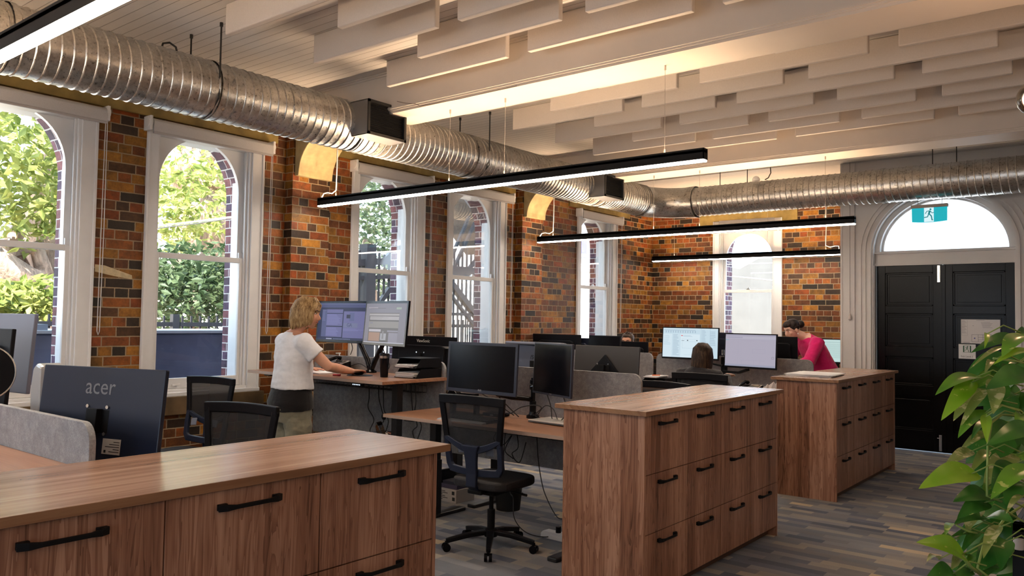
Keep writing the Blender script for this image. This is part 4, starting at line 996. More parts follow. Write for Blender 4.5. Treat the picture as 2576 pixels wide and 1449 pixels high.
def sheets(label, c, rz, n, w=.21, l=.297, name='paper_stack', dz=.0012, jit=.01, grp=None, cat='papers'):
    m = MB(); rr = random.Random(n)
    for i in range(n):
        a = (rr.random()-.5)*jit*6; dx, dy = (rr.random()-.5)*jit, (rr.random()-.5)*jit; q = []
        for (x, y) in ((-w/2, -l/2), (w/2, -l/2), (w/2, l/2), (-w/2, l/2)): q.append((x*math.cos(a)-y*math.sin(a)+dx, x*math.sin(a)+y*math.cos(a)+dy))
        m.prism(q, 2, i*dz, (i+.75)*dz)
    o = m.build(name, paper); o.location = c; o.rotation_euler = (0, 0, rz); return tag(o, label, cat, grp, None)
sheets('white papers on the raised desk in front of the standing woman', (-5.83, 4.58, 1.0905), R(80), 6, .22, .32, dz=.0022)
sheets('loose white sheets behind the standing woman\'s left hand', (-6.20, 4.72, 1.0905), R(60), 3, .22, .3, dz=.002, jit=.04)
sheets('bundle of large white papers on top of the rear cabinet', (-2.55, 8.02, 1.1005), R(4), 9, .42, .56, dz=.0024, jit=.03)
MB().box((-2.36, 7.78, 1.101), (-2.345, 8.0, 1.118)).build('binder_spine', black_p)
tag(bpy.data.objects['binder_spine'], 'black binder spine at the right end of the papers on the rear cabinet', 'binder')
# laptop
lp = AZ(1370, 1052, .85)
t = thing('laptop', 'closed silver laptop on the desk left of the middle cabinet', 'laptop', (-3.42, 4.86, .84), R(-4))
MB().box((-.18, -.125, .004), (.18, .125, .013)).build('laptop_base', M('laptop_dark', (.10, .10, .10), .4), t, world=False, bevel=.003)
MB().box((-.18, -.125, .014), (.18, .125, .021)).build('laptop_lid', M('laptop_silver', (.62, .58, .53), .35, .3), t, world=False, bevel=.003)
MB().box((-.03, -.005, .0209), (.03, .005, .0216)).build('lid_badge', M('badge', (.25, .25, .25), .4), t, world=False)
t = thing('docking_station', 'flat black docking box behind the keyboard', 'docking station', (-4.02, 4.86, .84))
MB().box((-4.10, 4.80, .842), (-3.92, 4.92, .868)).build('dock_case', black_p, t, bevel=.005); MB().box((-4.02, 4.798, .85), (-3.99, 4.801, .856)).build('port', steel, t)
t = thing('webcam_pair', 'two small black boxes under the large switched-off monitor', 'device', (-4.30, 4.8, .84))
MB().prism([(-4.42, .985), (-4.30, .985), (-4.315, 1.012), (-4.34, 1.03), (-4.39, 1.025)], 1, 4.72, 4.78).build('left_box', black_g, t, bevel=.004); MB().box((-4.27, 4.72, .985), (-4.12, 4.78, 1.012)).build('right_box', black_g, t, bevel=.004); MB().box((-4.42, 4.76, .84), (-4.38, 4.80, .99)).box((-4.16, 4.76, .84), (-4.13, 4.80, .99)).box((-4.44, 4.72, .84), (-4.1, 4.84, .85)).build('riser', black_p, t)
# letter trays
def letter_tray(label, x0, x1, y0, y1, z, levels, h=.075, n=5):
    t = thing('letter_tray', label, 'letter tray', ((x0+x1)/2, (y0+y1)/2, z))
    for i in range(levels):
        b = z+i*(h+.01); m = MB(); m.box((x0, y0, b), (x1, y1, b+.004)); m.prism([(y0, b), (y1, b), (y1, b+h), (y0+.06, b+h), (y0+.02, b+.02)], 0, x1-.004, x1); m.prism([(y0, b), (y1, b), (y1, b+h), (y0+.06, b+h), (y0+.02, b+.02)], 0, x0, x0+.004); m.box((x0, y1-.004, b), (x1, y1, b+h))
        m.box((x0+.01, y0+.0, b), (x1-.01, y0+.004, b+.014)); m.build('tray', black_p, t, bevel=.001)
    m = MB(); b = z+levels*(h+.01); m.box((x0, y0+.05, b-.008), (x1, y1, b-.003)); m.build('top_tray', black_p, t)
    return t
letter_tray('two-tier black letter tray full of papers at the right end of the raised desk', -5.06, -4.80, 4.75, 5.06, 1.0905, 2)
for i, lab in enumerate(('paper pile in the lower level of the black letter tray on the raised desk', 'paper pile in the upper level of the black letter tray on the raised desk')):
    sheets(lab, (-4.935, 4.885, 1.096+i*.085), R(2), 16 if i == 0 else 9, .21, .28, dz=.0026, jit=.022)
letter_tray('black letter tray with papers in the far row, left of the seated woman', -4.54, -4.27, 8.12, 8.42, .8605, 2, .040)
bpy.data.objects['letter_tray.001'].location.x -= .0
sheets('crumpled white papers in the black letter tray in the far row', (-4.405, 8.26, .866), R(3), 7, .22, .29, dz=.004, jit=.04)
sheets('flat white papers on top of the black letter tray in the far row', (-4.42, 8.24, .963), R(3), 7, .17, .25, dz=.003, jit=.03)
o = MB().cyl((-4.44, 8.18, .990), (-4.36, 8.22, .992), .006, 8).build('pencil', M('orange_pen', (.75, .16, .04), .5), smooth='auto'); tag(o, 'orange pencil on the papers of the far letter tray', 'pencil')
# pen cup and its pens
px0 = Vector((-3.52, 8.06, .86))
o = MB().lathe([(.036, 0), (.038, .095), (.034, .095), (.032, .004)], px0, 20).build('pen_cup', black_p, smooth='auto'); tag(o, 'black pen cup beside the far desk phone', 'cup')
for i, (cc, nm) in enumerate((((.6, .06, .08), 'pink'), ((.75, .22, .08), 'orange'), ((.05, .12, .35), 'blue'), ((.75, .75, .75), 'white'), ((.02, .02, .02), 'black'))):
    a = i*1.25; p = px0+Vector((.018*math.cos(a), .018*math.sin(a), .02)); q = px0+Vector((.034*math.cos(a), .03*math.sin(a), .12+.008*i))
    o = MB().cyl(p, q, .005, 8).build('pen', M('pen_'+nm, cc, .4), smooth='auto'); tag(o, '%s pen standing in the black pen cup in the far row' % nm, 'pen', 'pens in the black pen cup')
# crumpled paper edge behind the middle cabinet
prof = [(0, 0), (.02, .012), (.08, .03), (.16, .036), (.24, .065), (.31, .05), (.42, .075), (.52, .095), (.6, .07), (.68, .10), (.78, .078), (.9, .092), (1, .085)]
x0, x1 = -3.08, -2.845; vs = []; fs = []
for i, (p, q) in enumerate(prof):
    x = x0+(x1-x0)*p
    for k, (dy, z) in enumerate(((-.05, .862), (-.03+.012*(i % 2), .92), (0, .93+q*.9), (.03-.01*(i % 2), .92), (.05, .862))): vs.append((x, 7.99+dy, z))
for i in range(len(prof)-1):
    for k in range(4): fs.append((i*5+k, (i+1)*5+k, (i+1)*5+k+1, i*5+k+1))
tag(MB().add(vs, fs).build('crumpled_paper', M('creased_paper', (.78, .70, .68), .8)), 'crumpled pinkish white paper between the middle and the rear cabinet', 'paper')
# ================================================================== under the desks
t = thing('storage_tub', 'clear plastic tub with a clear lid tilted inside it, under the raised desk', 'tub', (-5.17, 4.74, 0))
zt = .50
MB().box((-5.28, 4.63, 0), (-5.06, 4.85, zt)).build('stand_box', M('dark_box', (.015, .016, .02), .6), t)
m = MB(); 
vs = []
for z, k in ((zt+.002, .085), (zt+.10, .11)):
    for a, b in ((-1, -1), (1, -1), (1, 1), (-1, 1)): vs.append((-5.17+a*k, 4.74+b*k, z))
m.add(vs, [(0, 3, 2, 1), (0, 1, 5, 4), (1, 2, 6, 5), (2, 3, 7, 6), (3, 0, 4, 7)]); m.ring([(-5.28, 4.63, zt+.1), (-5.06, 4.63, zt+.1), (-5.06, 4.85, zt+.1), (-5.28, 4.85, zt+.1), (-5.28, 4.63, zt+.1)], .004, 5); m.build('tub_body', clear_pl, t)
MB().ring([(-5.19, 4.70, zt+.115), (-5.17, 4.735, zt+.125)], .085, 28).build('tub_lid', clear_pl, t)
t = thing('cardboard_carton', 'low grey carton with printed label behind the near cabinet, under the desks', 'box', (-4.8, 5.28, 0))
bx0 = AZ(1122, 1270, 0)
MB().box((-4.935, 5.16, .0), (-4.69, 5.40, .115)).build('carton_body', card, t, bevel=.003)
m = MB(); 
for i in range(6): m.box((-4.91, 5.159, .02+i*.014), (-4.91+.06+.03*((i*5) % 3), 5.16, .025+i*.014))
m.box((-4.74, 5.159, .07), (-4.71, 5.16, .1)); m.box((-4.735, 5.159, .02), (-4.705, 5.16, .05)); m.build('carton_print', M('print_ink', (.03, .03, .03), .7), t)
t = thing('binder_pile', 'purplish folders lying on the low grey carton', 'folders', (-4.8, 5.28, .115))
MB().box((-4.89, 5.18, .116), (-4.70, 5.38, .15)).build('folder', M('folder_purple', (.08, .07, .12), .6), t); MB().box((-4.88, 5.19, .151), (-4.71, 5.37, .175)).build('folder', M('folder_dark', (.04, .04, .06), .6), t); MB().box((-4.93, 5.18, .116), (-4.90, 5.38, .26)).build('folder', black_p, t)
t = thing('waste_basket', 'black wire mesh waste basket with paper under the dark monitors\' desk', 'basket', (-4.24, 5.32, 0))
MB().lathe([(.10, .0), (.125, .27), (.122, .27), (.098, .004)], (-4.24, 5.32, 0), 28).build('basket_body', mesh_fabric('wire_mesh', (.01, .01, .01), .8), t, smooth='auto')
MB().ring([(-4.24+.126*math.cos(2*math.pi*k/24), 5.32+.126*math.sin(2*math.pi*k/24), .27) for k in range(25)], .005, 6).build('rim', black_m, t)
MB().ell((-4.24, 5.32, .24), (.09, .08, .06), 9, 6).build('waste_paper', paper, t)
pbx = AZ(1400, 1352, 0)
t = thing('power_board', 'white power board on the carpet left of the middle cabinet, black plugs in it', 'power board', (-3.36, 4.86, 0), R(-3))
MB().prism([(-.06, 0), (-.06, .03), (-.035, .042), (.035, .042), (.06, .03), (.06, 0)], 0, -.16, .2).build('board_case', whitep, t, world=False, bevel=.003)
for x in (-.04, .03, .1): MB().cyl((x, 0, .04), (x, 0, .085), .02, 12).build('plug', black_p, t, world=False, smooth='auto')
def cab(pts, lab, r=.004): cable(pts, lab, r)
cab([(-3.86, 4.80, .80), (-3.86, 4.78, .5), (-3.80, 4.78, .30), (-3.74, 4.75, .26), (-3.70, 4.72, .12), (-3.60, 4.74, .03), (-3.46, 4.80, .012), (-3.40, 4.86, .05), (-3.38, 4.86, .09)], 'black cable hanging from the desk down to the left end of the power board')
cab([(-3.68, 4.95, .80), (-3.66, 4.95, .55), (-3.62, 4.95, .36), (-3.56, 4.93, .26), (-3.44, 4.88, .16), (-3.36, 4.85, .15), (-3.30, 4.84, .2)], 'black cable drooping under the desk edge beside the middle cabinet')
cab([(-3.34, 4.86, .085), (-3.34, 4.85, .13), (-3.30, 4.84, .17), (-3.22, 4.84, .18)], 'black plug lead arching up from the power board')
cab([(-3.28, 4.86, .085), (-3.29, 4.85, .13), (-3.25, 4.85, .13), (-3.23, 4.86, .06), (-3.27, 4.9, .02)], 'black plug lead looping at the right of the power board')
# leads on the two-dark-monitor desk
cab([(-4.15, 4.75, 1.05), (-4.02, 4.82, .97), (-3.92, 4.86, .90), (-3.86, 4.9, .855)], 'thin black lead falling from the large switched-off monitor, left one of the pair')
cab([(-3.95, 4.75, 1.05), (-3.90, 4.82, .96), (-3.85, 4.87, .89), (-3.80, 4.88, .852)], 'thin black lead falling from the large switched-off monitor, right one of the pair')
cab([(-3.52, 4.86, 1.05), (-3.51, 4.9, .95), (-3.50, 4.9, .87), (-3.50, 4.92, .85)], 'black lead hanging straight from the smaller switched-off monitor')
cab([(-3.33, 4.80, 1.05), (-3.32, 4.84, .94), (-3.38, 4.88, .88), (-3.44, 4.9, .85), (-3.5, 4.92, .93), (-3.58, 4.92, .95), (-3.66, 4.92, .86)], 'black lead curling in an arch behind the closed laptop')
cab([(-3.92, 4.88, .86), (-3.84, 4.84, .88), (-3.76, 4.86, .93), (-3.66, 4.9, .95), (-3.62, 4.93, .93), (-3.68, 4.93, .87), (-3.62, 4.93, .85)], 'black lead looping round the foot of the monitor pole')
cab([(-5.88, 4.96, 1.36), (-5.93, 5.02, 1.30), (-5.97, 5.03, 1.24)], 'thin black lead between the left lit monitor and the felt screen')
cab([(-5.47, 4.98, 1.34), (-5.46, 5.02, 1.24), (-5.42, 5.03, 1.16), (-5.44, 5.0, 1.10)], 'thin black lead beside the V-shaped arm behind the tumbler')
cab([(-5.95, 4.98, 1.12), (-5.85, 5.03, 1.16), (-5.74, 5.03, 1.13), (-5.7, 5.02, 1.095)], 'black phone lead trailing to the foot of the V-shaped arm')
# hanging leads under the raised desk
ux = [(-5.55, .0, .55), (-5.42, .05, .62), (-5.36, .02, .5), (-5.22, .0, .48), (-5.0, .03, .6), (-4.95, .0, .5)]
labs = ['leftmost black lead hanging below the raised desk', 'second black lead from the left below the raised desk, ending in a round puck', 'third black lead from the left below the raised desk', 'thick bundled black lead snaking down below the raised desk', 'black lead below the right half of the raised desk', 'rightmost black lead hanging below the raised desk']
for i, ((x, d_, zb), lb) in enumerate(zip(ux, labs)):
    pts = [(x, 4.9, 1.02), (x+.03, 4.88, .88), (x+.02+d_, 4.88, .78), (x+.10, 4.88, .68), (x+.03, 4.9, zb), (x+.16, 4.92, .36)]
    cab(pts, lb, .018 if i == 3 else .0045)
tag(MB().ell((-5.31, 4.87, .72), (.03, .012, .03), 14, 8).build('cable_puck', black_p, smooth=True), 'round black puck on a lead below the raised desk', 'cable puck')
cab([(-3.98, 4.9, .76), (-4.05, 4.88, .66), (-3.95, 4.88, .62), (-3.88, 4.9, .70), (-3.93, 4.88, .58), (-3.86, 4.9, .52)], 'tangle of black leads below the keyboard desk, left part')
cab([(-3.84, 4.9, .76), (-3.80, 4.88, .62), (-3.86, 4.88, .56), (-3.80, 4.9, .50), (-3.74, 4.9, .66)], 'tangle of black leads below the keyboard desk, right part')
# light pull beside the doorway
t = thing('pull_cord', 'thin light pull cord with a pale teardrop handle beside the doorway', 'pull cord', (-3.09, YD-.05, 2.0))
MB().cyl((-3.09, YD-.06, 1.76), (-3.09, YD-.06, ZC), .003, 6).build('cord', M('cord_grey', (.25, .23, .22), .6), t)
MB().lathe([(.004, .10), (.012, .08), (.026, .035), (.024, .015), (.008, 0)], (-3.09, YD-.06, 1.66), 16).build('teardrop_handle', M('drop_beige', (.55, .48, .44), .4), t, smooth='auto')

# ================================================================== signs
teal = emis('exit_sign_teal', (.0, .30, .36), .75); sw_ = emis('exit_sign_white', (.62, .80, .84), .6); tdk = emis('exit_sign_man', (.0, .22, .25), .5)
es = thing('exit_sign', 'teal illuminated sign with a running man, hanging below the duct before the arched window', 'exit sign', (-2.02, 10.62, 2.87))
MB().box((-2.235, 10.60, 3.03), (-1.835, 10.66, 3.07)).build('sign_housing', M('sign_grey', (.33, .30, .27), .5), es, bevel=.003)
def bow(xa, xb, z0, z1, y, dep): return [(xa+(xb-xa)*i/8, y, z0-dep*math.sin(math.pi*i/8)) for i in range(9)]
m = MB(); bp = bow(-2.225, -1.845, 2.865, 0, 10.615, .012); m.prism([(x, z) for x, _, z in bp] + [(-1.842, 3.032), (-2.228, 3.032)], 1, 10.61, 10.64); m.build('sign_face', teal, es)
MB().box((-2.09, 10.606, 2.858), (-1.985, 10.6095, 3.03)).build('pictogram_panel', sw_, es)
def runner(parent, cx, cz, s, y, mt, name='running_figure', door=None):
    """running man pictogram, s = height"""
    m = MB()
    def seg(pts, w): m.sweep([(cx+p[0]*s, y, cz+p[1]*s) for p in pts], [w*s]*len(pts), .0012, (0, -1, 0))
    m.cyl((cx+.10*s, y-.0006, cz+.42*s), (cx+.10*s, y+.0006, cz+.42*s), .075*s, 14)
    seg([(.06, .32), (-.02, .04)], .14); seg([(.07, .30), (.22, .12), (.36, .16)], .055); seg([(.04, .30), (-.16, .28), (-.28, .08)], .055)
    seg([(.0, .06), (.16, -.12), (.22, -.46)], .085); seg([(-.02, .06), (-.12, -.18), (-.36, -.22)], .075); seg([(.20, -.45), (.30, -.45)], .05)
    return m.build(name, mt, parent)
runner(es, -2.035, 2.945, .15, 10.6045, tdk)
for x in (-2.16, -1.90): MB().cyl((x, 10.63, 3.07), (x, 10.63, 3.15), .0025, 6).build('hanging_wire', M('wire_dark', (.08, .07, .06), .5), es)
# sheet with floor plan and small exit sign on the right door leaf
yp = yd0+.0115
t = thing('floor_plan', 'laminated evacuation floor plan fixed to the right black door leaf', 'notice', (-1.60, yp, 1.545))
MB().box((-1.816, yp-.003, 1.395), (-1.395, yp, 1.693)).build('sheet', M('laminated_sheet', (.60, .56, .53), .25), t)
gm = M('plan_grey', (.26, .25, .25), .5); m = MB(); Y_ = yp-.0034
def pr(x0, z0, x1, z1): m.box((x0, Y_, z0), (x1, Y_+.0003, z1))
for i in range(12): pr(-1.805, 1.675-i*.014, -1.805+.03+.02*((i*7) % 3)/2, 1.679-i*.014)
for a, b, c2, d2 in ((-1.808, 1.49, -1.806, 1.685), (-1.748, 1.49, -1.746, 1.685), (-1.808, 1.49, -1.746, 1.492), (-1.808, 1.60, -1.746, 1.602)): pr(a, b, c2, d2)
for i in range(6): pr(-1.60+.004*i, 1.655-i*.013, -1.50+.008*((i*3) % 4), 1.659-i*.013)
pr(-1.65, 1.682, -1.56, 1.686); pr(-1.79, 1.402, -1.72, 1.41); pr(-1.69, 1.612, -1.675, 1.618)
m.build('sheet_print', gm, t); m = MB()
for a, b, c2, d2 in ((-1.70, 1.415, -1.697, 1.505), (-1.70, 1.503, -1.48, 1.506), (-1.70, 1.415, -1.48, 1.418), (-1.482, 1.415, -1.479, 1.506), (-1.63, 1.415, -1.627, 1.506), (-1.63, 1.47, -1.48, 1.473), (-1.63, 1.44, -1.48, 1.443), (-1.58, 1.44, -1.577, 1.506), (-1.53, 1.415, -1.527, 1.47)): pr(a, b, c2, d2)
m.build('plan_drawing', M('plan_dark', (.06, .06, .07), .5), t); m = MB(); pr(-1.675, 1.452, -1.66, 1.468); m.build('plan_marker', M('plan_blue', (.05, .05, .22), .5), t)
yp = yd0-.0006
t = thing('exit_plate', 'small white plate reading Exit Level 1 below the floor plan on the black door', 'sign', (-1.75, yp, 1.29))
MB().box((-1.842, yp-.004, 1.203), (-1.655, yp, 1.383)).build('plate', M('plate_white', (.74, .74, .73), .35), t, bevel=.003)
gr = M('sign_green', (.01, .09, .045), .5); m = MB()
for a, b in ((-1.793, -1.779), (-1.718, -1.704)): m.box((a, yp-.0048, 1.283), (b, yp-.004, 1.365))
m.box((-1.793, yp-.0046, 1.283), (-1.704, yp-.004, 1.287)); m.box((-1.793, yp-.0046, 1.361), (-1.704, yp-.004, 1.365)); m.build('pictogram_frame', gr, t)
runner(t, -1.75, 1.325, .075, yp-.0052, gr)
text_mesh('plate_lettering', 'Exit Level 1', .032, M('sign_ink', (.08, .09, .09), .5), t, (-.0, -.0045, -.068), (R(90), 0, 0), sx=.9)

# ================================================================== glass globe lamp at the right edge
gc = AD(2600, 248, 4.0)
t = thing('globe_pendant', 'clear glass globe bulb with a glowing filament at the right edge', 'lamp', gc)
amb = glass_mat('amber_glass', (1, .86, .74), 2.5)
MB().ell(gc, (.078, .078, .078), 28, 18).build('glass_globe', amb, t, smooth=True)
MB().ring([gc+Vector((.01*math.cos(a*1.3), .01*math.sin(a*1.3), -.035+.012*a)) for a in range(6)], .004, 6).build('filament', emis('filament', (1, .55, .12), 60), t, smooth=True)
MB().cyl(gc+Vector((0, 0, .07)), gc+Vector((0, 0, .12)), .02, 14).build('socket', M('brass_dark', (.25, .16, .06), .35, .8), t, smooth='auto')
MB().cyl(gc+Vector((0, 0, .12)), (gc.x, gc.y, ZC), .003, 6).build('cord', cab_m, t)
bl = bpy.data.lights.new('bulb_light', 'POINT'); bl.energy = 13; bl.color = (1, .70, .45); bl.shadow_soft_size = .06
bo = bpy.data.objects.new('bulb_light', bl); col.objects.link(bo); bo.parent = t
for x, y in ((.9, .4), (1.6, 3.0)):  # two more globes added out of view to warm the cabinet fronts
    g2_ = copy_tree(t); g2_.location = (x, y, 2.75); g2_['label'] = 'added clear glass globe bulb outside the picture to the right, lights the cabinet fronts' if y > 1 else 'added clear glass globe bulb outside the picture beside the camera, lights the cabinet fronts'


# ================================================================== people
def remesh(o, vox, smooth_it=6, disp=0, dscale=.1):
    r = o.modifiers.new('remesh', 'REMESH'); r.mode = 'VOXEL'; r.voxel_size = vox; r.use_smooth_shade = True
    s = o.modifiers.new('smooth', 'SMOOTH'); s.iterations = smooth_it; s.factor = .5
    if disp:
        tx = bpy.data.textures.new('folds', 'CLOUDS'); tx.noise_scale = dscale; tx.noise_depth = 2
        d = o.modifiers.new('folds', 'DISPLACE'); d.texture = tx; d.strength = disp; d.mid_level = .5; d.texture_coords = 'GLOBAL'
    return o
def skin_mat(name, c):
    t = NT(name); x, y, z = t.pos(); n = t.noise(t.comb(x, y, z), 14, 3); k = t.mrange(n, .3, .7, .92, 1.08)
    t.set(col=t.mix(1, c, t.comb(k, k, k), 'MULTIPLY'), rough=.5, spec=.35, sub=.08); return t.m
def hair_mat(name, c1, c2, c3):
    t = NT(name); x, y, z = t.pos()
    n = t.noise(t.comb(t.ma('MULTIPLY', x, 90), t.ma('MULTIPLY', y, 90), t.ma('MULTIPLY', z, 7)), 1, 4, .6, .8)
    n2 = t.noise(t.comb(x, y, z), 18, 2); v = t.ma('ADD', t.ma('MULTIPLY', n, .65), t.ma('MULTIPLY', n2, .35))
    t.set(col=t.ramp(v, [(.36, c1), (.5, c2), (.64, c3)]), rough=.5, spec=.22); t.bump(n, .5, .004); return t.m
def cloth_mat(name, c, rough=.85, b=.15):
    t = NT(name); x, y, z = t.pos(); n = t.noise(t.comb(x, y, t.ma('MULTIPLY', z, 2.2)), 9, 4, .6); k = t.mrange(n, .3, .7, .9, 1.08)
    t.set(col=t.mix(1, c, t.comb(k, k, k), 'MULTIPLY'), rough=rough, spec=.2, sheen=.2); t.bump(n, b, .02); return t.m
skin1 = skin_mat('skin_fair', (.62, .33, .22)); skin2 = skin_mat('skin_light', (.66, .40, .30)); skin3 = skin_mat('skin_man', (.55, .30, .20))
eye_w = M('eye_white', (.7, .68, .66), .3); eye_b = M('iris_dark', (.03, .02, .015), .2); lip = M('lip_pink', (.42, .14, .12), .5); brow = M('eyebrow', (.05, .03, .02), .8)

def head_mb(m, c, f, upv, s=1.0):
    """head, neck root, nose, ears around centre c facing f"""
    r = f.cross(upv).normalized(); rot = Matrix((r, f, upv)).transposed()
    def P(a, b, d): return c + r*(a*s) + f*(b*s) + upv*(d*s)
    m.ell(P(0, -.010, .028), (.074*s, .092*s, .090*s), 20, 14, rot)        # skull
    m.ell(P(0, .018, -.030), (.060*s, .070*s, .075*s), 18, 12, rot)        # face
    m.ell(P(0, .048, -.084), (.034*s, .032*s, .026*s), 14, 8, rot)         # chin
    m.ell(P(0, .058, .035), (.055*s, .030*s, .035*s), 14, 8, rot)          # forehead
    m.ring([P(0, .078, .012), P(0, .098, -.022), P(0, .104, -.036)], [.009*s, .013*s, .015*s], 10)   # nose
    m.ell(P(0, .092, -.040), (.017*s, .014*s, .010*s), 10, 6, rot)
    m.ell(P(0, .082, -.062), (.024*s, .012*s, .010*s), 12, 6, rot)         # lips
    for q in (-1, 1):
        m.ell(P(q*.038, .058, -.022), (.024*s, .022*s, .024*s), 12, 8, rot)     # cheek
        m.ell(P(q*.078, -.002, -.010), (.010*s, .020*s, .032*s), 12, 8, rot)    # ear
    return P, rot
def face_parts(body, P, rot, s=1.0, lips=lip, brows=brow):
    for q in (-1, 1):
        e = MB().ell(P(q*.031, .0715, .006), (.012*s, .0085*s, .0058*s), 12, 8, rot).build('eye', eye_w, body, smooth=True)
        MB().ell(P(q*.031, .0775, .006), (.0052*s, .0035*s, .0052*s), 10, 6, rot).build('iris', eye_b, e, smooth=True).location -= e.location
        MB().ring([P(q*.014, .090, .027), P(q*.032, .086, .033), P(q*.05, .074, .027)], [.003*s, .0042*s, .002*s], 6).build('eyebrow', brows, body, smooth=True)
    MB().ring([P(-.022, .086, -.062), P(-.008, .094, -.058), P(0, .095, -.060), P(.008, .094, -.058), P(.022, .086, -.062)], [.002*s, .005*s, .0045*s, .005*s, .002*s], 8).build('lips', lips, body, smooth=True)
def hand_mb(m, wrist, d, palm_n, side, s=1.0, curl=.5, spread=1.0):
    """palm and five fingers; d pointing direction, palm_n normal of the back of the hand, side = +1/-1: thumb side along cross"""
    d = d.normalized(); n = (palm_n-d*palm_n.dot(d)).normalized(); b = d.cross(n)*side
    m.ring([wrist-d*.02*s, wrist+d*.01*s, wrist+d*.045*s, wrist+d*.085*s], [(.017*s, .026*s), (.017*s, .030*s), (.015*s, .040*s), (.012*s, .039*s)], 14, ref=n)
    L = [.068, .076, .070, .055]
    for i in range(4):
        k = i-1.5; base = wrist+d*.08*s - b*(k*.0195*s); dd = (d - b*(k*.07*spread)).normalized(); p = [base]; a = 0
        for j, f_ in enumerate((.42, .32, .26)):
            a += curl*(.35+.35*j); p.append(p[-1] + (dd*math.cos(a) - n*math.sin(a))*(L[i]*f_*s))
        m.ring(p, [.0092*s, .0088*s, .0080*s, .0066*s], 10)
        m.ell(p[-1], (.0066*s,)*3, 8, 6)
    tb = wrist+d*.022*s+b*.026*s; p = [tb, tb+(d*.55+b*.75-n*.15).normalized()*.034*s]; p.append(p[-1]+(d*.85+b*.40-n*.3).normalized()*.028*s); p.append(p[-1]+(d*.95+b*.1-n*.35).normalized()*.022*s)
    m.ring(p, [.013*s, .0115*s, .0095*s, .0075*s], 10); m.ell(p[-1], (.0075*s,)*3, 8, 6)

def person(label, root, build):
    t = thing('person', label, 'person', root)
    build(t); return t
X, Yv, Zv = Vector((1, 0, 0)), Vector((0, 1, 0)), Vector((0, 0, 1))

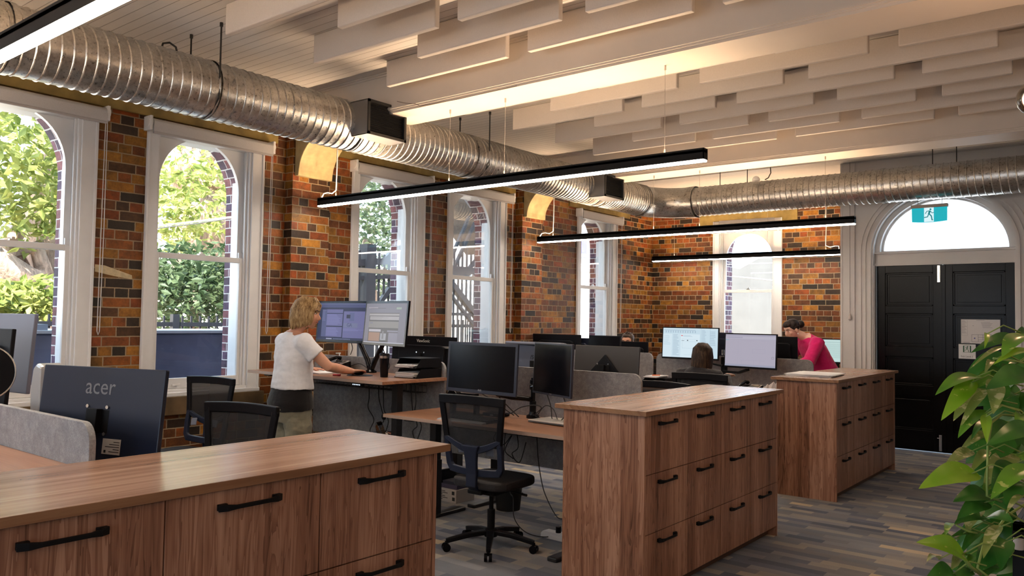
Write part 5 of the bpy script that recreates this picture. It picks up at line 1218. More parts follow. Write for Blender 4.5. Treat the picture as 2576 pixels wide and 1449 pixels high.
# ---- standing woman in the white shirt
def woman_white(t):
    fwd = Vector((.22, .975, 0)).normalized(); rg = fwd.cross(Zv)          # body faces the desk
    o0 = Vector((-5.455, 4.00, 0))
    def W(a, b, z): return o0 + rg*(a*1.07) + fwd*b + Zv*z
    m = MB()
    # legs, pelvis, trunk, neck
    for s in (-1, 1):
        m.ring([W(s*.10, .02, .05), W(s*.10, .0, .28), W(s*.10, .015, .48), W(s*.105, .02, .70), W(s*.098, .0, .86)], [.038, .050, .058, .082, .095], 16)
        m.ring([W(s*.10, -.06, .035), W(s*.11, .08, .03), W(s*.12, .15, .022)], [(.032, .034), (.03, .042), (.018, .04)], 12, ref=Zv)
    m.ring([W(0, 0, .80), W(0, -.01, .90), W(0, .0, 1.02), W(0, .01, 1.14), W(0, .0, 1.28), W(0, -.01, 1.39), W(0, -.005, 1.45), W(0, .0, 1.475)],
           [(.17, .115), (.185, .125), (.155, .105), (.148, .10), (.165, .108), (.172, .09), (.11, .07), (.06, .055)], 24, ref=rg)
    hc = W(.055, .085, 1.625); hf = (fwd*.76+rg*.64-Zv*.14).normalized(); hu = (Zv+fwd*.12).normalized(); hu = (hu-hf*hu.dot(hf)).normalized()
    m.ring([W(0, -.005, 1.42), W(.015, .02, 1.50), hc-hu*.06-hf*.01], [.062, .052, .052], 16)
    P, rot = head_mb(m, hc, hf, hu, 1.03)
    # right arm to the mouse
    sh, el, wr = W(.19, 0, 1.395), Vector((-5.09, 4.24, 1.215)), Vector((-5.395, 4.56, 1.135))
    sh = W(.178, .0, 1.39); el = W(.275, .17, 1.20); wr = Vector((-5.43, 4.60, 1.128))
    m.ring([W(.13, -.005, 1.39), sh, sh.lerp(el, .5), el, el.lerp(wr, .35), el.lerp(wr, .75), wr], [.055, .056, .047, .041, .041, .031, .024], 16)
    hand_mb(m, wr, Vector((-.02, 1, -.05)), Vector((-.25, 0, 1)), -1, .98, .28)
    # left arm resting on the desk
    shl = W(-.178, .0, 1.385); ell_ = W(-.25, .20, 1.17); wl_ = Vector((-5.98, 4.62, 1.125)); wl_ = W(-.38, .52, 1.125)
    wl_ = Vector((-6.02, 4.60, 1.122)); m.ring([W(-.13, 0, 1.385), shl, shl.lerp(ell_, .5), ell_, ell_.lerp(wl_, .4), wl_], [.055, .056, .046, .04, .036, .024], 16)
    hand_mb(m, wl_, Vector((.55, .8, -.05)), Vector((0, 0, 1)), 1, .98, .3)
    body = remesh(m.build('body', skin1, t), .0062, 3)
    face_parts(body, P, rot, 1.03)
    # trousers
    m = MB()
    for s in (-1, 1):
        m.ring([W(s*.10, .0, .07), W(s*.10, .0, .28), W(s*.10, .01, .48), W(s*.105, .01, .70), W(s*.098, -.01, .86)], [.070, .078, .088, .108, .118], 18)
    m.ring([W(0, -.01, .76), W(0, -.02, .86), W(0, -.015, .95), W(0, 0, .98)], [(.18, .14), (.230, .165), (.21, .15), (.175, .125)], 26, ref=rg)
    remesh(m.build('trousers', cloth_mat('olive_trousers', (.22, .21, .155), .85, .35), t), .009, 4, .022, .07)
    m = MB(); m.ring([W(0, -.012, .845), W(0, -.016, .90), W(0, -.01, .97), W(0, 0, 1.06), W(0, 0, 1.12)], [(.238, .170), (.240, .172), (.222, .156), (.19, .135), (.15, .1)], 30, ref=rg)
    remesh(m.build('black_top', cloth_mat('black_jersey', (.006, .005, .006), .8, .3), t), .009, 4, .008, .08)
    # white shirt
    m = MB(); m.ring([W(-.0, -.005, 1.015), W(0, -.005, 1.07), W(0, .0, 1.16), W(0, .0, 1.28), W(0, -.008, 1.37), W(0, -.01, 1.42), W(0, .0, 1.455)],
           [(.228, .158), (.220, .155), (.212, .148), (.212, .142), (.208, .122), (.155, .098), (.082, .072)], 30, ref=rg)
    for s, e, q in ((1, el, sh), (-1, ell_, shl)):
        m.ring([W(s*.10, -.005, 1.375), q+Zv*.004, q.lerp(e, .30), q.lerp(e, .52)+Zv*-.004], [.078, .080, .074, .076], 20)
    remesh(m.build('white_shirt', cloth_mat('white_jersey', (.78, .79, .83), .8, .12), t), .007, 5, .026, .13)
    # hair: a swinging bob in strands
    hm = hair_mat('blond_hair', (.10, .055, .022), (.30, .185, .08), (.55, .39, .20))
    m = MB(); r_ = hf.cross(hu)
    m.ell(P(0, -.012, .040), (.086, .104, .092), 24, 16, rot)
    rr = random.Random(5)
    for k in range(40):
        a = math.pi*(.22+1.56*k/39) if True else 0
        ca, sa = math.cos(a+math.pi/2), math.sin(a+math.pi/2)
        # a runs from beside the right cheek round the back to the left cheek
        th = math.pi/2 + (k/39-.5)*2*math.radians(150) + math.pi
        ax, ay = math.sin(th-math.pi/2+math.pi/2)*0, 0
        an = (k/39-.5)*2*math.radians(128)          # 0 = back of the head
        dx, dy = math.sin(an), -math.cos(an)
        ln = -.115 - .030*math.cos(an)+rr.uniform(-.012, .01)
        m.ring([P(dx*.03, dy*.04-.01, .118), P(dx*.070, dy*.085-.012, .075), P(dx*.088, dy*.108-.012, .01), P(dx*.094, dy*.112-.008, -.055), P(dx*(.086+rr.uniform(-.006, .01)), dy*.100-.004, ln)],
               [.020, .022, .019, .016, rr.uniform(.004, .009)], 8)
    m.ring([P(.02, .03, .118), P(.055, .068, .075), P(.078, .058, .02), P(.086, .036, -.04), P(.078, .028, -.10)], [.022, .022, .018, .014, .006], 10)
    m.ring([P(-.02, .03, .118), P(-.055, .068, .075), P(-.078, .058, .02), P(-.086, .036, -.04), P(-.078, .028, -.10)], [.022, .022, .018, .014, .006], 10)
    m.ring([P(0, .04, .118), P(.03, .082, .085), P(.062, .07, .045)], [.02, .016, .01], 10)
    m.build('hair', hm, t, smooth=True)
    m = MB(); m.ring([wl_-Vector((.02, .035, 0)), wl_-Vector((.008, .012, 0))], .031, 18); m.build('watch_strap', black_p, t, smooth='auto')
person('woman with a blond bob in a white T-shirt standing at the raised desk', (-5.43, 4.0, 0), woman_white)

# ---- dark-haired woman seated, seen from behind
def woman_seated(t):
    o0 = Vector((-3.54, 7.50, .085)); fwd = Vector((.05, 1, 0)).normalized(); rg = fwd.cross(Zv)
    def W(a, b, z): return o0 + rg*(a*1.08) + fwd*b + Zv*(z*1.05 if z < 1.06 else z)
    m = MB()
    m.ring([W(0, -.02, .47), W(0, -.03, .60), W(0, -.02, .75), W(0, 0, .90), W(0, .01, .985), W(0, .02, 1.04)], [(.17, .12), (.18, .12), (.15, .10), (.17, .10), (.13, .08), (.055, .055)], 22, ref=rg)
    for s in (-1, 1):
        m.ring([W(s*.09, 0, .50), W(s*.12, .22, .53), W(s*.12, .42, .50), W(s*.12, .45, .28), W(s*.12, .42, .06)], [.085, .08, .062, .05, .038], 14)
        m.ring([W(s*.12, .38, .04), W(s*.12, .52, .03)], [(.03, .035), (.02, .04)], 10, ref=Zv)
    hc = W(.01, .06, 1.185); hf = (fwd+Zv*-.05+rg*.12).normalized(); hu = (Zv-hf*Zv.dot(hf)).normalized()
    m.ring([W(0, .01, 1.0), W(0, .03, 1.07), hc-hu*.05], [.06, .05, .05], 14)
    P, rot = head_mb(m, hc, hf, hu, .98)
    for s in (-1, 1):
        sh, el, wr = W(s*.175, .0, .945), W(s*.235, .12, .80), W(s*.12, .36, .935)
        m.ring([W(s*.1, 0, .95), sh, el, wr], [.05, .052, .042, .026], 14); hand_mb(m, wr, fwd, Zv, -s, .92, .4)
    body = remesh(m.build('body', skin2, t), .008, 3); face_parts(body, P, rot, .98)
    m = MB(); m.ring([W(0, -.02, .50), W(0, -.03, .60), W(0, -.02, .75), W(0, 0, .89), W(0, .0, .97), W(0, .015, 1.02)], [(.205, .15), (.205, .15), (.18, .13), (.195, .125), (.155, .10), (.075, .07)], 26, ref=rg)
    for s in (-1, 1):
        sh, el, wr = W(s*.175, .0, .945), W(s*.235, .12, .80), W(s*.12, .36, .935); m.ring([W(s*.1, 0, .94), sh, el, el.lerp(wr, .9)], [.07, .073, .058, .04], 16)
    m.ring([W(0, .0, .99), W(0, .015, 1.045)], [(.09, .085), (.072, .068)], 18, ref=rg)
    remesh(m.build('jacket', cloth_mat('charcoal_jacket', (.030, .029, .033), .85, .4), t), .009, 3, .014, .08)
    hm = hair_mat('dark_brown_hair', (.012, .007, .005), (.035, .020, .014), (.11, .062, .036))
    m = MB(); m.ell(P(0, -.012, .035), (.086, .104, .094), 20, 14, rot); rr = random.Random(9)
    for k in range(34):
        an = (k/33-.5)*2*math.radians(125); dx, dy = math.sin(an), -math.cos(an); ln = -.20+rr.uniform(-.02, .02)
        m.ring([P(dx*.03, dy*.04-.01, .112), P(dx*.074, dy*.09-.012, .06), P(dx*.088, dy*.106-.01, -.02), P(dx*.088, dy*.10-.02, -.12), P(dx*(.082+rr.uniform(-.01, .012)), dy*.085-.03, ln)], [.02, .022, .018, .016, rr.uniform(.004, .01)], 8)
    m.build('hair', hm, t, smooth=True)
    m = MB()
    for s in (-1, 1): m.ring([W(s*.09, -.02, .50), W(s*.12, .22, .53), W(s*.12, .43, .50), W(s*.12, .46, .28), W(s*.12, .43, .08)], [.095, .09, .072, .06, .05], 14)
    remesh(m.build('trousers', cloth_mat('dark_trousers', (.015, .015, .02), .9), t), .012, 3)
    m = MB(); m.ring([P(.082, .05, .0), P(.084, .0, .005)], .002, 6); m.build('glasses', black_p, t)
person('dark-haired woman in a charcoal jacket seated with her back to us before a bright monitor', (-3.54, 7.50, 0), woman_seated)

# ---- woman in the pink jumper leaning over the far desk
def woman_pink(t):
    o0 = Vector((-3.10, 10.02, 0)); fwd = Vector((-.62, -.78, 0)).normalized(); rg = fwd.cross(Zv)
    def W(a, b, z): return o0 + rg*a + fwd*(b*1.25) + Zv*(z*1.09)
    m = MB()
    for s in (-1, 1):
        m.ring([W(s*.10, -.02, .06), W(s*.10, -.04, .45), W(s*.10, -.02, .85)], [.04, .06, .095], 14); m.ring([W(s*.10, -.08, .04), W(s*.1, .12, .025)], [(.03, .035), (.02, .04)], 10, ref=Zv)
    m.ring([W(0, -.02, .80), W(0, 0, .92), W(0, .06, 1.06), W(0, .12, 1.19), W(0, .17, 1.29), W(0, .20, 1.345)], [(.165, .12), (.17, .12), (.145, .105), (.165, .11), (.15, .09), (.065, .06)], 22, ref=rg)
    hc = W(.02, .33, 1.405); hf = (fwd*.90-Zv*.38-rg*.1).normalized(); hu = (Zv*.9+fwd*.4).normalized(); hu = (hu-hf*hu.dot(hf)).normalized()
    m.ring([W(0, .18, 1.30), W(0, .24, 1.345), hc-hu*.05-hf*.02], [.06, .052, .052], 14)
    P, rot = head_mb(m, hc, hf, hu, 1.02)
    for s in (-1, 1):
        sh, el, wr = W(s*.175, .15, 1.265), W(s*.225, .27, 1.06), W(s*.12, .50, .955)
        m.ring([W(s*.1, .14, 1.27), sh, el, wr], [.052, .054, .043, .026], 14); hand_mb(m, wr, (fwd-Zv*.1), Zv, -s, .95, .3)
    body = remesh(m.build('body', skin2, t), .0075, 3); face_parts(body, P, rot, 1.02)
    m = MB(); m.ring([W(0, -.03, .86), W(0, -.01, .94), W(0, .05, 1.06), W(0, .11, 1.18), W(0, .165, 1.28), W(0, .20, 1.33)], [(.215, .16), (.21, .155), (.19, .145), (.20, .14), (.175, .11), (.082, .075)], 26, ref=rg)
    for s in (-1, 1):
        sh, el, wr = W(s*.175, .15, 1.265), W(s*.225, .27, 1.06), W(s*.12, .50, .955); m.ring([W(s*.08, .14, 1.265), sh+Zv*.01, el, el.lerp(wr, .8)], [.075, .085, .078, .045], 16)
    remesh(m.build('pink_jumper', cloth_mat('pink_wool', (.56, .012, .13), .9, .3), t), .008, 4, .014, .09)
    m = MB()
    for s in (-1, 1): m.ring([W(s*.10, -.02, .08), W(s*.10, -.03, .45), W(s*.10, -.02, .88)], [.06, .08, .115], 14)
    remesh(m.build('trousers', cloth_mat('black_trousers', (.014, .014, .018), .9), t), .012, 3)
    hm = hair_mat('near_black_hair', (.006, .004, .004), (.016, .010, .009), (.045, .028, .022))
    m = MB(); m.ell(P(0, -.020, .040), (.083, .098, .086), 22, 14, rot); m.ell(P(0, .03, .075), (.064, .058, .048), 16, 10, rot)
    for s in (-1, 1): m.ell(P(s*.060, -.02, .022), (.026, .052, .040), 14, 8, rot)
    m.ell(P(0, -.140, .015), (.050, .045, .050), 18, 12, rot); m.ell(P(0, -.105, .02), (.026, .03, .026), 12, 8, rot); m.build('hair', hm, t, smooth=True)
    m = MB(); m.ring([P(.03*math.cos(2*math.pi*k/16), -.112, .02+.032*math.sin(2*math.pi*k/16)) for k in range(17)], .005, 6); m.build('hair_clip', M('hair_tie', (.5, .32, .22), .4), t, smooth=True)
    for s in (-1, 1): MB().ell(P(s*.084, .0, -.052), (.007, .007, .010), 10, 8, rot).build('earring', M('pearl', (.8, .76, .72), .2), t, smooth=True)
person('woman with a dark low bun in a bright pink jumper leaning over the far desk', (-3.10, 10.02, 0), woman_pink)

# ---- man behind the far monitors
def man_far(t):
    o0 = Vector((-5.64, 9.72, .03)); fwd = Vector((.12, -1, 0)).normalized(); rg = fwd.cross(Zv)
    def W(a, b, z): return o0 + rg*a + fwd*b + Zv*z
    m = MB()
    m.ring([W(0, 0, .50), W(0, 0, .70), W(0, 0, .90), W(0, 0, 1.05), W(0, 0, 1.11)], [(.18, .13), (.17, .12), (.2, .12), (.15, .09), (.06, .06)], 20, ref=rg)
    for s in (-1, 1):
        m.ring([W(s*.1, 0, .53), W(s*.13, .24, .55), W(s*.13, .40, .52), W(s*.13, .42, .25), W(s*.13, .38, .06)], [.09, .085, .066, .05, .04], 12); m.ring([W(s*.13, .34, .04), W(s*.13, .5, .03)], [(.03, .04), (.02, .04)], 10, ref=Zv)
    hc = W(0, .05, 1.285); hf = (fwd-Zv*.12+rg*-.05).normalized(); hu = (Zv-hf*Zv.dot(hf)).normalized()
    m.ring([W(0, 0, 1.06), hc-hu*.05], [.062, .058], 14); P, rot = head_mb(m, hc, hf, hu, 1.06)
    for s in (-1, 1):
        sh, el, wr = W(s*.2, .0, 1.01), W(s*.25, .12, .84), W(s*.12, .36, .945); m.ring([W(s*.1, 0, 1.0), sh, el, wr], [.055, .058, .045, .028], 12); hand_mb(m, wr, fwd, Zv, -s, 1.0, .4)
    body = remesh(m.build('body', skin3, t), .008, 3); face_parts(body, P, rot, 1.06, brows=M('brow_thick', (.02, .012, .01), .8))
    m = MB(); m.ring([W(0, 0, .52), W(0, 0, .70), W(0, 0, .90), W(0, 0, 1.04), W(0, 0, 1.09)], [(.21, .16), (.2, .15), (.22, .14), (.17, .105), (.08, .075)], 20, ref=rg)
    for s in (-1, 1): sh, el, wr = W(s*.2, .0, 1.01), W(s*.25, .12, .84), W(s*.12, .36, .945); m.ring([W(s*.1, 0, 1.0), sh, el, el.lerp(wr, .9)], [.07, .075, .06, .04], 12)
    remesh(m.build('shirt', cloth_mat('dark_shirt', (.03, .035, .05), .9), t), .01, 3)
    m = MB()
    for s in (-1, 1): m.ring([W(s*.1, -.02, .53), W(s*.13, .24, .55), W(s*.13, .41, .52), W(s*.13, .43, .25), W(s*.13, .39, .08)], [.1, .095, .075, .06, .05], 12)
    remesh(m.build('trousers', cloth_mat('man_trousers', (.02, .02, .03), .9), t), .012, 3)
    hm = hair_mat('greying_hair', (.02, .013, .01), (.06, .04, .03), (.16, .12, .10)); m = MB(); m.ell(P(0, -.02, .048), (.084, .098, .084), 18, 12, rot); m.ell(P(0, .035, .085), (.055, .05, .03), 14, 8, rot)
    for s in (-1, 1): m.ell(P(s*.065, .0, .03), (.02, .045, .045), 12, 8, rot)
    rr = random.Random(3)
    for k in range(40):
        a = rr.uniform(0, 6.28); r0 = rr.uniform(0, .07); m.ring([P(r0*math.cos(a), r0*math.sin(a), .115), P(r0*1.15*math.cos(a), r0*1.15*math.sin(a)+.01, .142-r0*.4)], [.008, .002], 5)
    m.build('hair', hm, t, smooth=True)
person('man with short greying hair, only his hair, forehead and brow above the far monitors', (-5.62, 9.72, 0), man_far)
chair_copy('dark chair of the man, hidden behind the far monitors', (-5.62, 9.85, 0), R(180))

# ================================================================== plant on a black stand at the right edge
def leaf_mat(name, c1, c2, c3, thr):
    t = NT(name); x, y, z = t.pos(); v = t.comb(x, y, z)
    n = t.noise(t.comb(t.ma('MULTIPLY', x, 34), t.ma('MULTIPLY', y, 34), t.ma('MULTIPLY', z, 60)), 1, 4, .6, .4); n2 = t.noise(v, 10, 2)
    base = t.mix(t.mrange(n2, .35, .65), c1, c2)
    f = t.mrange(n, thr, thr+.035)
    t.set(col=t.mix(f, base, c3), rough=.28, spec=.5, sub=.0); 
    tr = t.n.new('ShaderNodeBsdfTranslucent'); t.l(base, tr.inputs[0]); mx = t.n.new('ShaderNodeMixShader'); mx.inputs[0].default_value = .22
    t.l(t.b.outputs[0], mx.inputs[1]); t.l(tr.outputs[0], mx.inputs[2]); t.l(mx.outputs[0], t.out.inputs[0]); return t.m
lf_a = leaf_mat('pothos_green', (.08, .24, .02), (.15, .36, .03), (.50, .58, .14), .64)
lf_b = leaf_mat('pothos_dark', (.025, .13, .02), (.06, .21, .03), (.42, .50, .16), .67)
lf_c = leaf_mat('pothos_pale', (.20, .28, .06), (.32, .38, .12), (.60, .58, .30), .56)
lf_d = leaf_mat('pothos_bright', (.18, .40, .015), (.28, .48, .04), (.55, .62, .16), .66)
stem_m = M('pothos_stem', (.20, .28, .06), .5)
ph = AD(2640, 1250, 2.05)
pot_c = Vector((-.13, 2.62, 1.10))
plant = thing('potted_plant', 'variegated trailing plant in a dark pot on the black stand at the right edge', 'plant', pot_c)
MB().lathe([(.085, 0), (.11, .02), (.125, .17), (.115, .17), (.10, .03)], pot_c, 28).build('pot', M('dark_pot', (.02, .018, .016), .35, nz=.4), plant, smooth='auto')
MB().lathe([(.112, .14), (.04, .155), (.001, .157)], pot_c, 20).build('soil', M('soil', (.03, .02, .012), .95), plant)
def leaf_geo(base, tip, w, nrm_, mt, bend=.12, fold=.25, parent=plant, stem_to=None):
    base, tip = Vector(base), Vector(tip); d = tip-base; L = d.length; d.normalize()
    n = (nrm_-d*nrm_.dot(d)).normalized(); b = d.cross(n); N = 16; vs = []; fs = []; K = 4
    for i in range(N+1):
        u = i/N; wd = w/2*1.02*(max(0, math.sin(math.pi*u**.60))**.8)
        c0 = base+d*(L*u)+n*(math.sin(u*math.pi)*bend*L*.5-u*u*bend*L*.6)
        for k in range(-K, K+1):
            q = k/K; back = -.10*L*abs(q)*(1-u)**6
            vs.append(c0+b*(wd*q)+n*(abs(q)**1.2*wd*fold)+d*back)
    W_ = 2*K+1
    for i in range(N):
        for k in range(W_-1): fs.append((i*W_+k, i*W_+k+1, (i+1)*W_+k+1, (i+1)*W_+k))
    m = MB().add(vs, fs); o = m.build('leaf', mt, parent, smooth=True)
    q = MB().ring([base+n*.0005, base.lerp(tip, .5)+n*(bend*L*.35+.0005)], [.0012, .0006], 5)
    if stem_to is not None:
        s0 = Vector(stem_to); mid = base.lerp(s0, .5)+Vector((0, 0, .02)); MB().ring([base+d*.004, mid, s0], [.0016, .0018, .002], 6).build('leaf_stem', stem_m, parent, smooth=True)
    return o
def c1(x, y): return 2300+x/4.529, 820+y/4.529
def c2(x, y): return 2300+x/4.543, 1130+y/4.543
LV = [(1, 700, 585, 255, 720, 150, 'a', 2.0), (1, 650, 640, 330, 1030, 150, 'd', 2.0), (1, 790, 745, 445, 1020, 165, 'c', 2.05), (1, 800, 760, 525, 1110, 80, 'c', 2.0), (1, 905, 640, 915, 965, 150, 'c', 1.95),
      (1, 815, 985, 497, 1215, 130, 'a', 1.98), (1, 1290, 120, 1000, 290, 190, 'a', 1.95), (1, 1090, 125, 690, 262, 105, 'b', 2.08), (1, 990, 250, 665, 432, 42, 'c', 2.0), (1, 1300, 560, 860, 665, 230, 'b', 1.9),
      (1, 930, 570, 640, 700, 130, 'a', 2.06), (1, 1300, 290, 930, 382, 80, 'd', 1.94), (1, 1060, 480, 720, 590, 120, 'b', 2.12), (1, 815, 1030, 825, 1290, 85, 'd', 1.92), (1, 1090, 1140, 850, 1300, 190, 'b', 2.02),
      (1, 1300, 1160, 870, 1315, 170, 'b', 1.9), (1, 850, 1085, 645, 1245, 75, 'b', 2.1), (1, 840, 1230, 540, 1370, 90, 'c', 2.1), (1, 820, 90, 815, 215, 45, 'd', 2.0), (1, 1180, 420, 1000, 470, 120, 'b', 2.15), (1, 880, 400, 815, 500, 60, 'c', 2.1),
      (1, 1140, 780, 940, 850, 110, 'b', 2.15), (1, 1210, 1010, 1160, 1130, 90, 'a', 2.0), (1, 1300, 100, 1180, 60, 100, 'b', 2.1),
      (2, 665, 280, 95, 390, 230, 'd', 1.82), (2, 835, 540, 488, 552, 185, 'b', 1.9), (2, 800, 610, 525, 745, 165, 'b', 1.88), (2, 800, 790, 490, 800, 150, 'b', 1.96), (2, 850, 780, 1112, 800, 165, 'b', 1.85),
      (2, 1300, 220, 885, 505, 180, 'a', 1.8), (2, 1120, 190, 905, 425, 200, 'b', 1.9), (2, 1230, 400, 1060, 610, 210, 'b', 1.86), (2, 545, 1215, 98, 1028, 205, 'd', 1.78), (2, 440, 1430, 165, 1470, 205, 'b', 1.8),
      (2, 960, 895, 785, 1195, 110, 'c', 1.84), (2, 470, 860, 345, 935, 85, 'a', 1.95), (2, 465, 1030, 290, 1010, 95, 'a', 1.92), (2, 725, 960, 540, 1150, 85, 'b', 1.98), (2, 1010, 1060, 720, 1370, 240, 'b', 1.95),
      (2, 1040, 1060, 985, 1340, 160, 'b', 1.9), (2, 700, 1290, 470, 1410, 85, 'b', 1.96), (2, 1290, 540, 1045, 670, 75, 'c', 1.8), (2, 640, 30, 365, 160, 110, 'c', 2.0), (2, 830, 30, 660, 225, 90, 'c', 1.95), (2, 1110, 80, 800, 395, 190, 'c', 2.05),
      (2, 700, 1240, 610, 1300, 80, 'a', 1.97), (2, 900, 1330, 760, 1460, 120, 'b', 1.93), (2, 545, 1260, 440, 1330, 110, 'c', 2.0), (2, 860, 430, 790, 480, 80, 'a', 2.0), (2, 1000, 400, 850, 650, 90, 'b', 2.05), (2, 720, 700, 600, 900, 150, 'c', 2.0), (2, 595, 960, 455, 975, 55, 'b', 1.97),
      (2, 1180, 60, 1300, 120, 150, 'a', 1.9), (2, 640, 1400, 430, 1500, 100, 'b', 1.9), (2, 280, 1260, 150, 1230, 70, 'c', 1.95)]
mats_ = {'a': lf_a, 'b': lf_b, 'c': lf_c, 'd': lf_d}; rl = random.Random(21)
for (cr, bx, by, tx_, ty_, w, kk, dp) in LV:
    cv = c1 if cr == 1 else c2; sc_ = 4.53
    B_ = AD(*cv(bx, by), dp+.05); T_ = AD(*cv(tx_, ty_), dp-.04); wm = w/sc_*dp/F_PX*1.34
    nn = (EYE-B_).normalized()+Vector((rl.uniform(-.3, .3), rl.uniform(-.3, .3), .45+rl.uniform(-.2, .3)))
    right = cv(bx, by)[0]
    st = B_ + Vector((.06+.02*rl.random(), .05, -.01+.04*rl.random()))
    leaf_geo(B_, T_, wm, nn, mats_[kk], .16, .22, stem_to=st)
for k in range(26):          # the crown behind, mostly outside the frame
    a = rl.uniform(-.5, 1.8); h = rl.uniform(.12, .42); c0 = pot_c+Vector((.05*math.cos(a), .05*math.sin(a), h)); dd = Vector((math.cos(a), math.sin(a)*.7, rl.uniform(-.5, .1))).normalized()
    B_ = c0+dd*rl.uniform(.03, .12); leaf_geo(B_, B_+dd*rl.uniform(.11, .17), rl.uniform(.07, .1), Vector((0, -.4, 1)), mats_['ab'[k % 2]], .16, .22, stem_to=pot_c+Vector((0, 0, .14+h*.3)))
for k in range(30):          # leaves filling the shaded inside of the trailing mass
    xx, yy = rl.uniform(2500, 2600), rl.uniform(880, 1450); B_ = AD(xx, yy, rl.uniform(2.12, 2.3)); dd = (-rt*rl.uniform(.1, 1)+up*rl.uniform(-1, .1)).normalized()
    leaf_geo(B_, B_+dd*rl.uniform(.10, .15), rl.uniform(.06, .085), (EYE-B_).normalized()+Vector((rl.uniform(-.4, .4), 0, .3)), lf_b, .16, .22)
def vine(pts, r=.003):
    P = [Vector(p) for p in pts]; MB().ring(P, r, 7).build('vine', stem_m, plant, smooth=True)
vine([pot_c+Vector((0, 0, .14)), pot_c+Vector((-.08, -.08, .22)), AD(*c1(1130, 1020), 2.1), AD(*c1(1000, 1010), 2.05), AD(*c1(880, 1100), 2.0), AD(*c1(840, 1340), 1.95), AD(*c2(830, 540), 1.9), AD(*c2(1000, 600), 1.9)])
vine([pot_c+Vector((0, 0, .14)), AD(*c2(1060, 760), 1.95), AD(*c2(940, 920), 1.9), AD(*c2(930, 1060), 1.9), AD(*c2(800, 1060), 1.9), AD(*c2(720, 1360), 1.85), AD(*c2(900, 1500), 1.85)])
vine([pot_c+Vector((0, 0, .14)), pot_c+Vector((-.05, -.05, .3)), AD(*c1(1250, 420), 2.05), AD(*c1(1130, 400), 2.05), AD(*c1(900, 370), 2.05)])
vine([pot_c+Vector((0, 0, .14)), AD(*c1(1200, 960), 2.05), AD(*c1(990, 900), 2.03), AD(*c1(830, 1010), 2.0)], .003)
vine([AD(*c2(720, 960), 1.93), AD(*c2(620, 940), 1.93), AD(*c2(480, 870), 1.93)], .0025)
vine([AD(*c2(545, 1220), 1.82), AD(*c2(640, 1340), 1.84), AD(*c2(760, 1430), 1.86)], .004)
# black stand
sb_ = thing('plant_stand', 'black metal plant stand in the bottom right corner', 'stand', (-.08, 2.6, 0))
corners = [(-.265, 2.46), (.11, 2.46), (.11, 2.80), (-.265, 2.80)]
for x, y in corners: MB().box((x-.014, y-.014, 0), (x+.014, y+.014, 1.075)).build('leg', black_m, sb_, bevel=.002)
for (a, b), (c_, d_) in zip(corners, corners[1:]+corners[:1]):
    for z in (1.065, .55): MB().box((min(a, c_)-.013, min(b, d_)-.013, z), (max(a, c_)+.013, max(b, d_)+.013, z+.03)).build('rail', black_g, sb_, bevel=.002)
MB().box((-.265, 2.46, 1.085), (.11, 2.80, 1.098)).build('shelf', black_g, sb_, bevel=.002)
for x, y in corners[:2]: MB().cyl((x, y-.016, 1.03), (x, y-.016, 1.058), .012, 14).build('corner_joint', M('joint_grey', (.5, .48, .46), .4), sb_, smooth='auto')

# ================================================================== outside the windows
S(MB().box((-60, -30, -.35), (-7.28, 60, -.15)).build('ground', M('outside_ground', (.42, .33, .25), .95, nz=.4, nscale=1.2)))
S(MB().box((-7.28, YE+.42, -.35), (30, 60, -.15)).build('ground_rear', M('outside_paving', (.5, .48, .45), .9)))
# dark blue-grey tank under the windows
tk = thing('metal_tank', 'long blue-grey metal tank outside below the two nearest windows', 'tank', (-8.6, 3.5, -.15))
tank_m = M('tank_paint', (.10, .125, .20), .38, .3, nz=.35, nscale=1.5)
zt_ = AX(500, 838, -8.35).z
MB().box((-9.3, -3.0, -.15), (-8.35, 6.35, zt_)).build('tank_body', tank_m, tk, bevel=.02); MB().box((-9.34, -3.04, zt_), (-8.31, 6.39, zt_+.03)).build('tank_lid', M('tank_lid', (.35, .40, .46), .4, .3), tk)
MB().box((-9.0, .2, zt_+.03), (-8.45, 3.3, zt_+.09)).build('lid_plate', M('tank_lid2', (.22, .26, .32), .4, .3), tk)
# palisade fence
fm = M('fence_paint', (.010, .012, .018), .5)
fe = thing('metal_fence', 'dark palisade fence outside beyond the metal tank', 'fence', (-9.9, 3.5, -.15))
ztf = AX(500, 795, -9.9).z
def fence(y0, y1, x, zt, par, step=.125, post=()):
    k = y0
    for z in (zt-.14, .1): MB().box((x-.02, y0, z), (x+.02, y1, z+.055)).build('rail', fm, par)
    m = MB()
    while k < y1: m.box((x-.012, k-.011, -.15), (x+.012, k+.011, zt)); k += step
    m.build('pickets', fm, par)
    for p in post: MB().box((x-.04, p-.045, -.15), (x+.04, p+.045, zt+.02)).build('post', fm, par)
fence(-4, 12, -9.9, ztf, fe, post=(-1.2, 1.6, AX(440, 800, -9.9).y, 7.6))
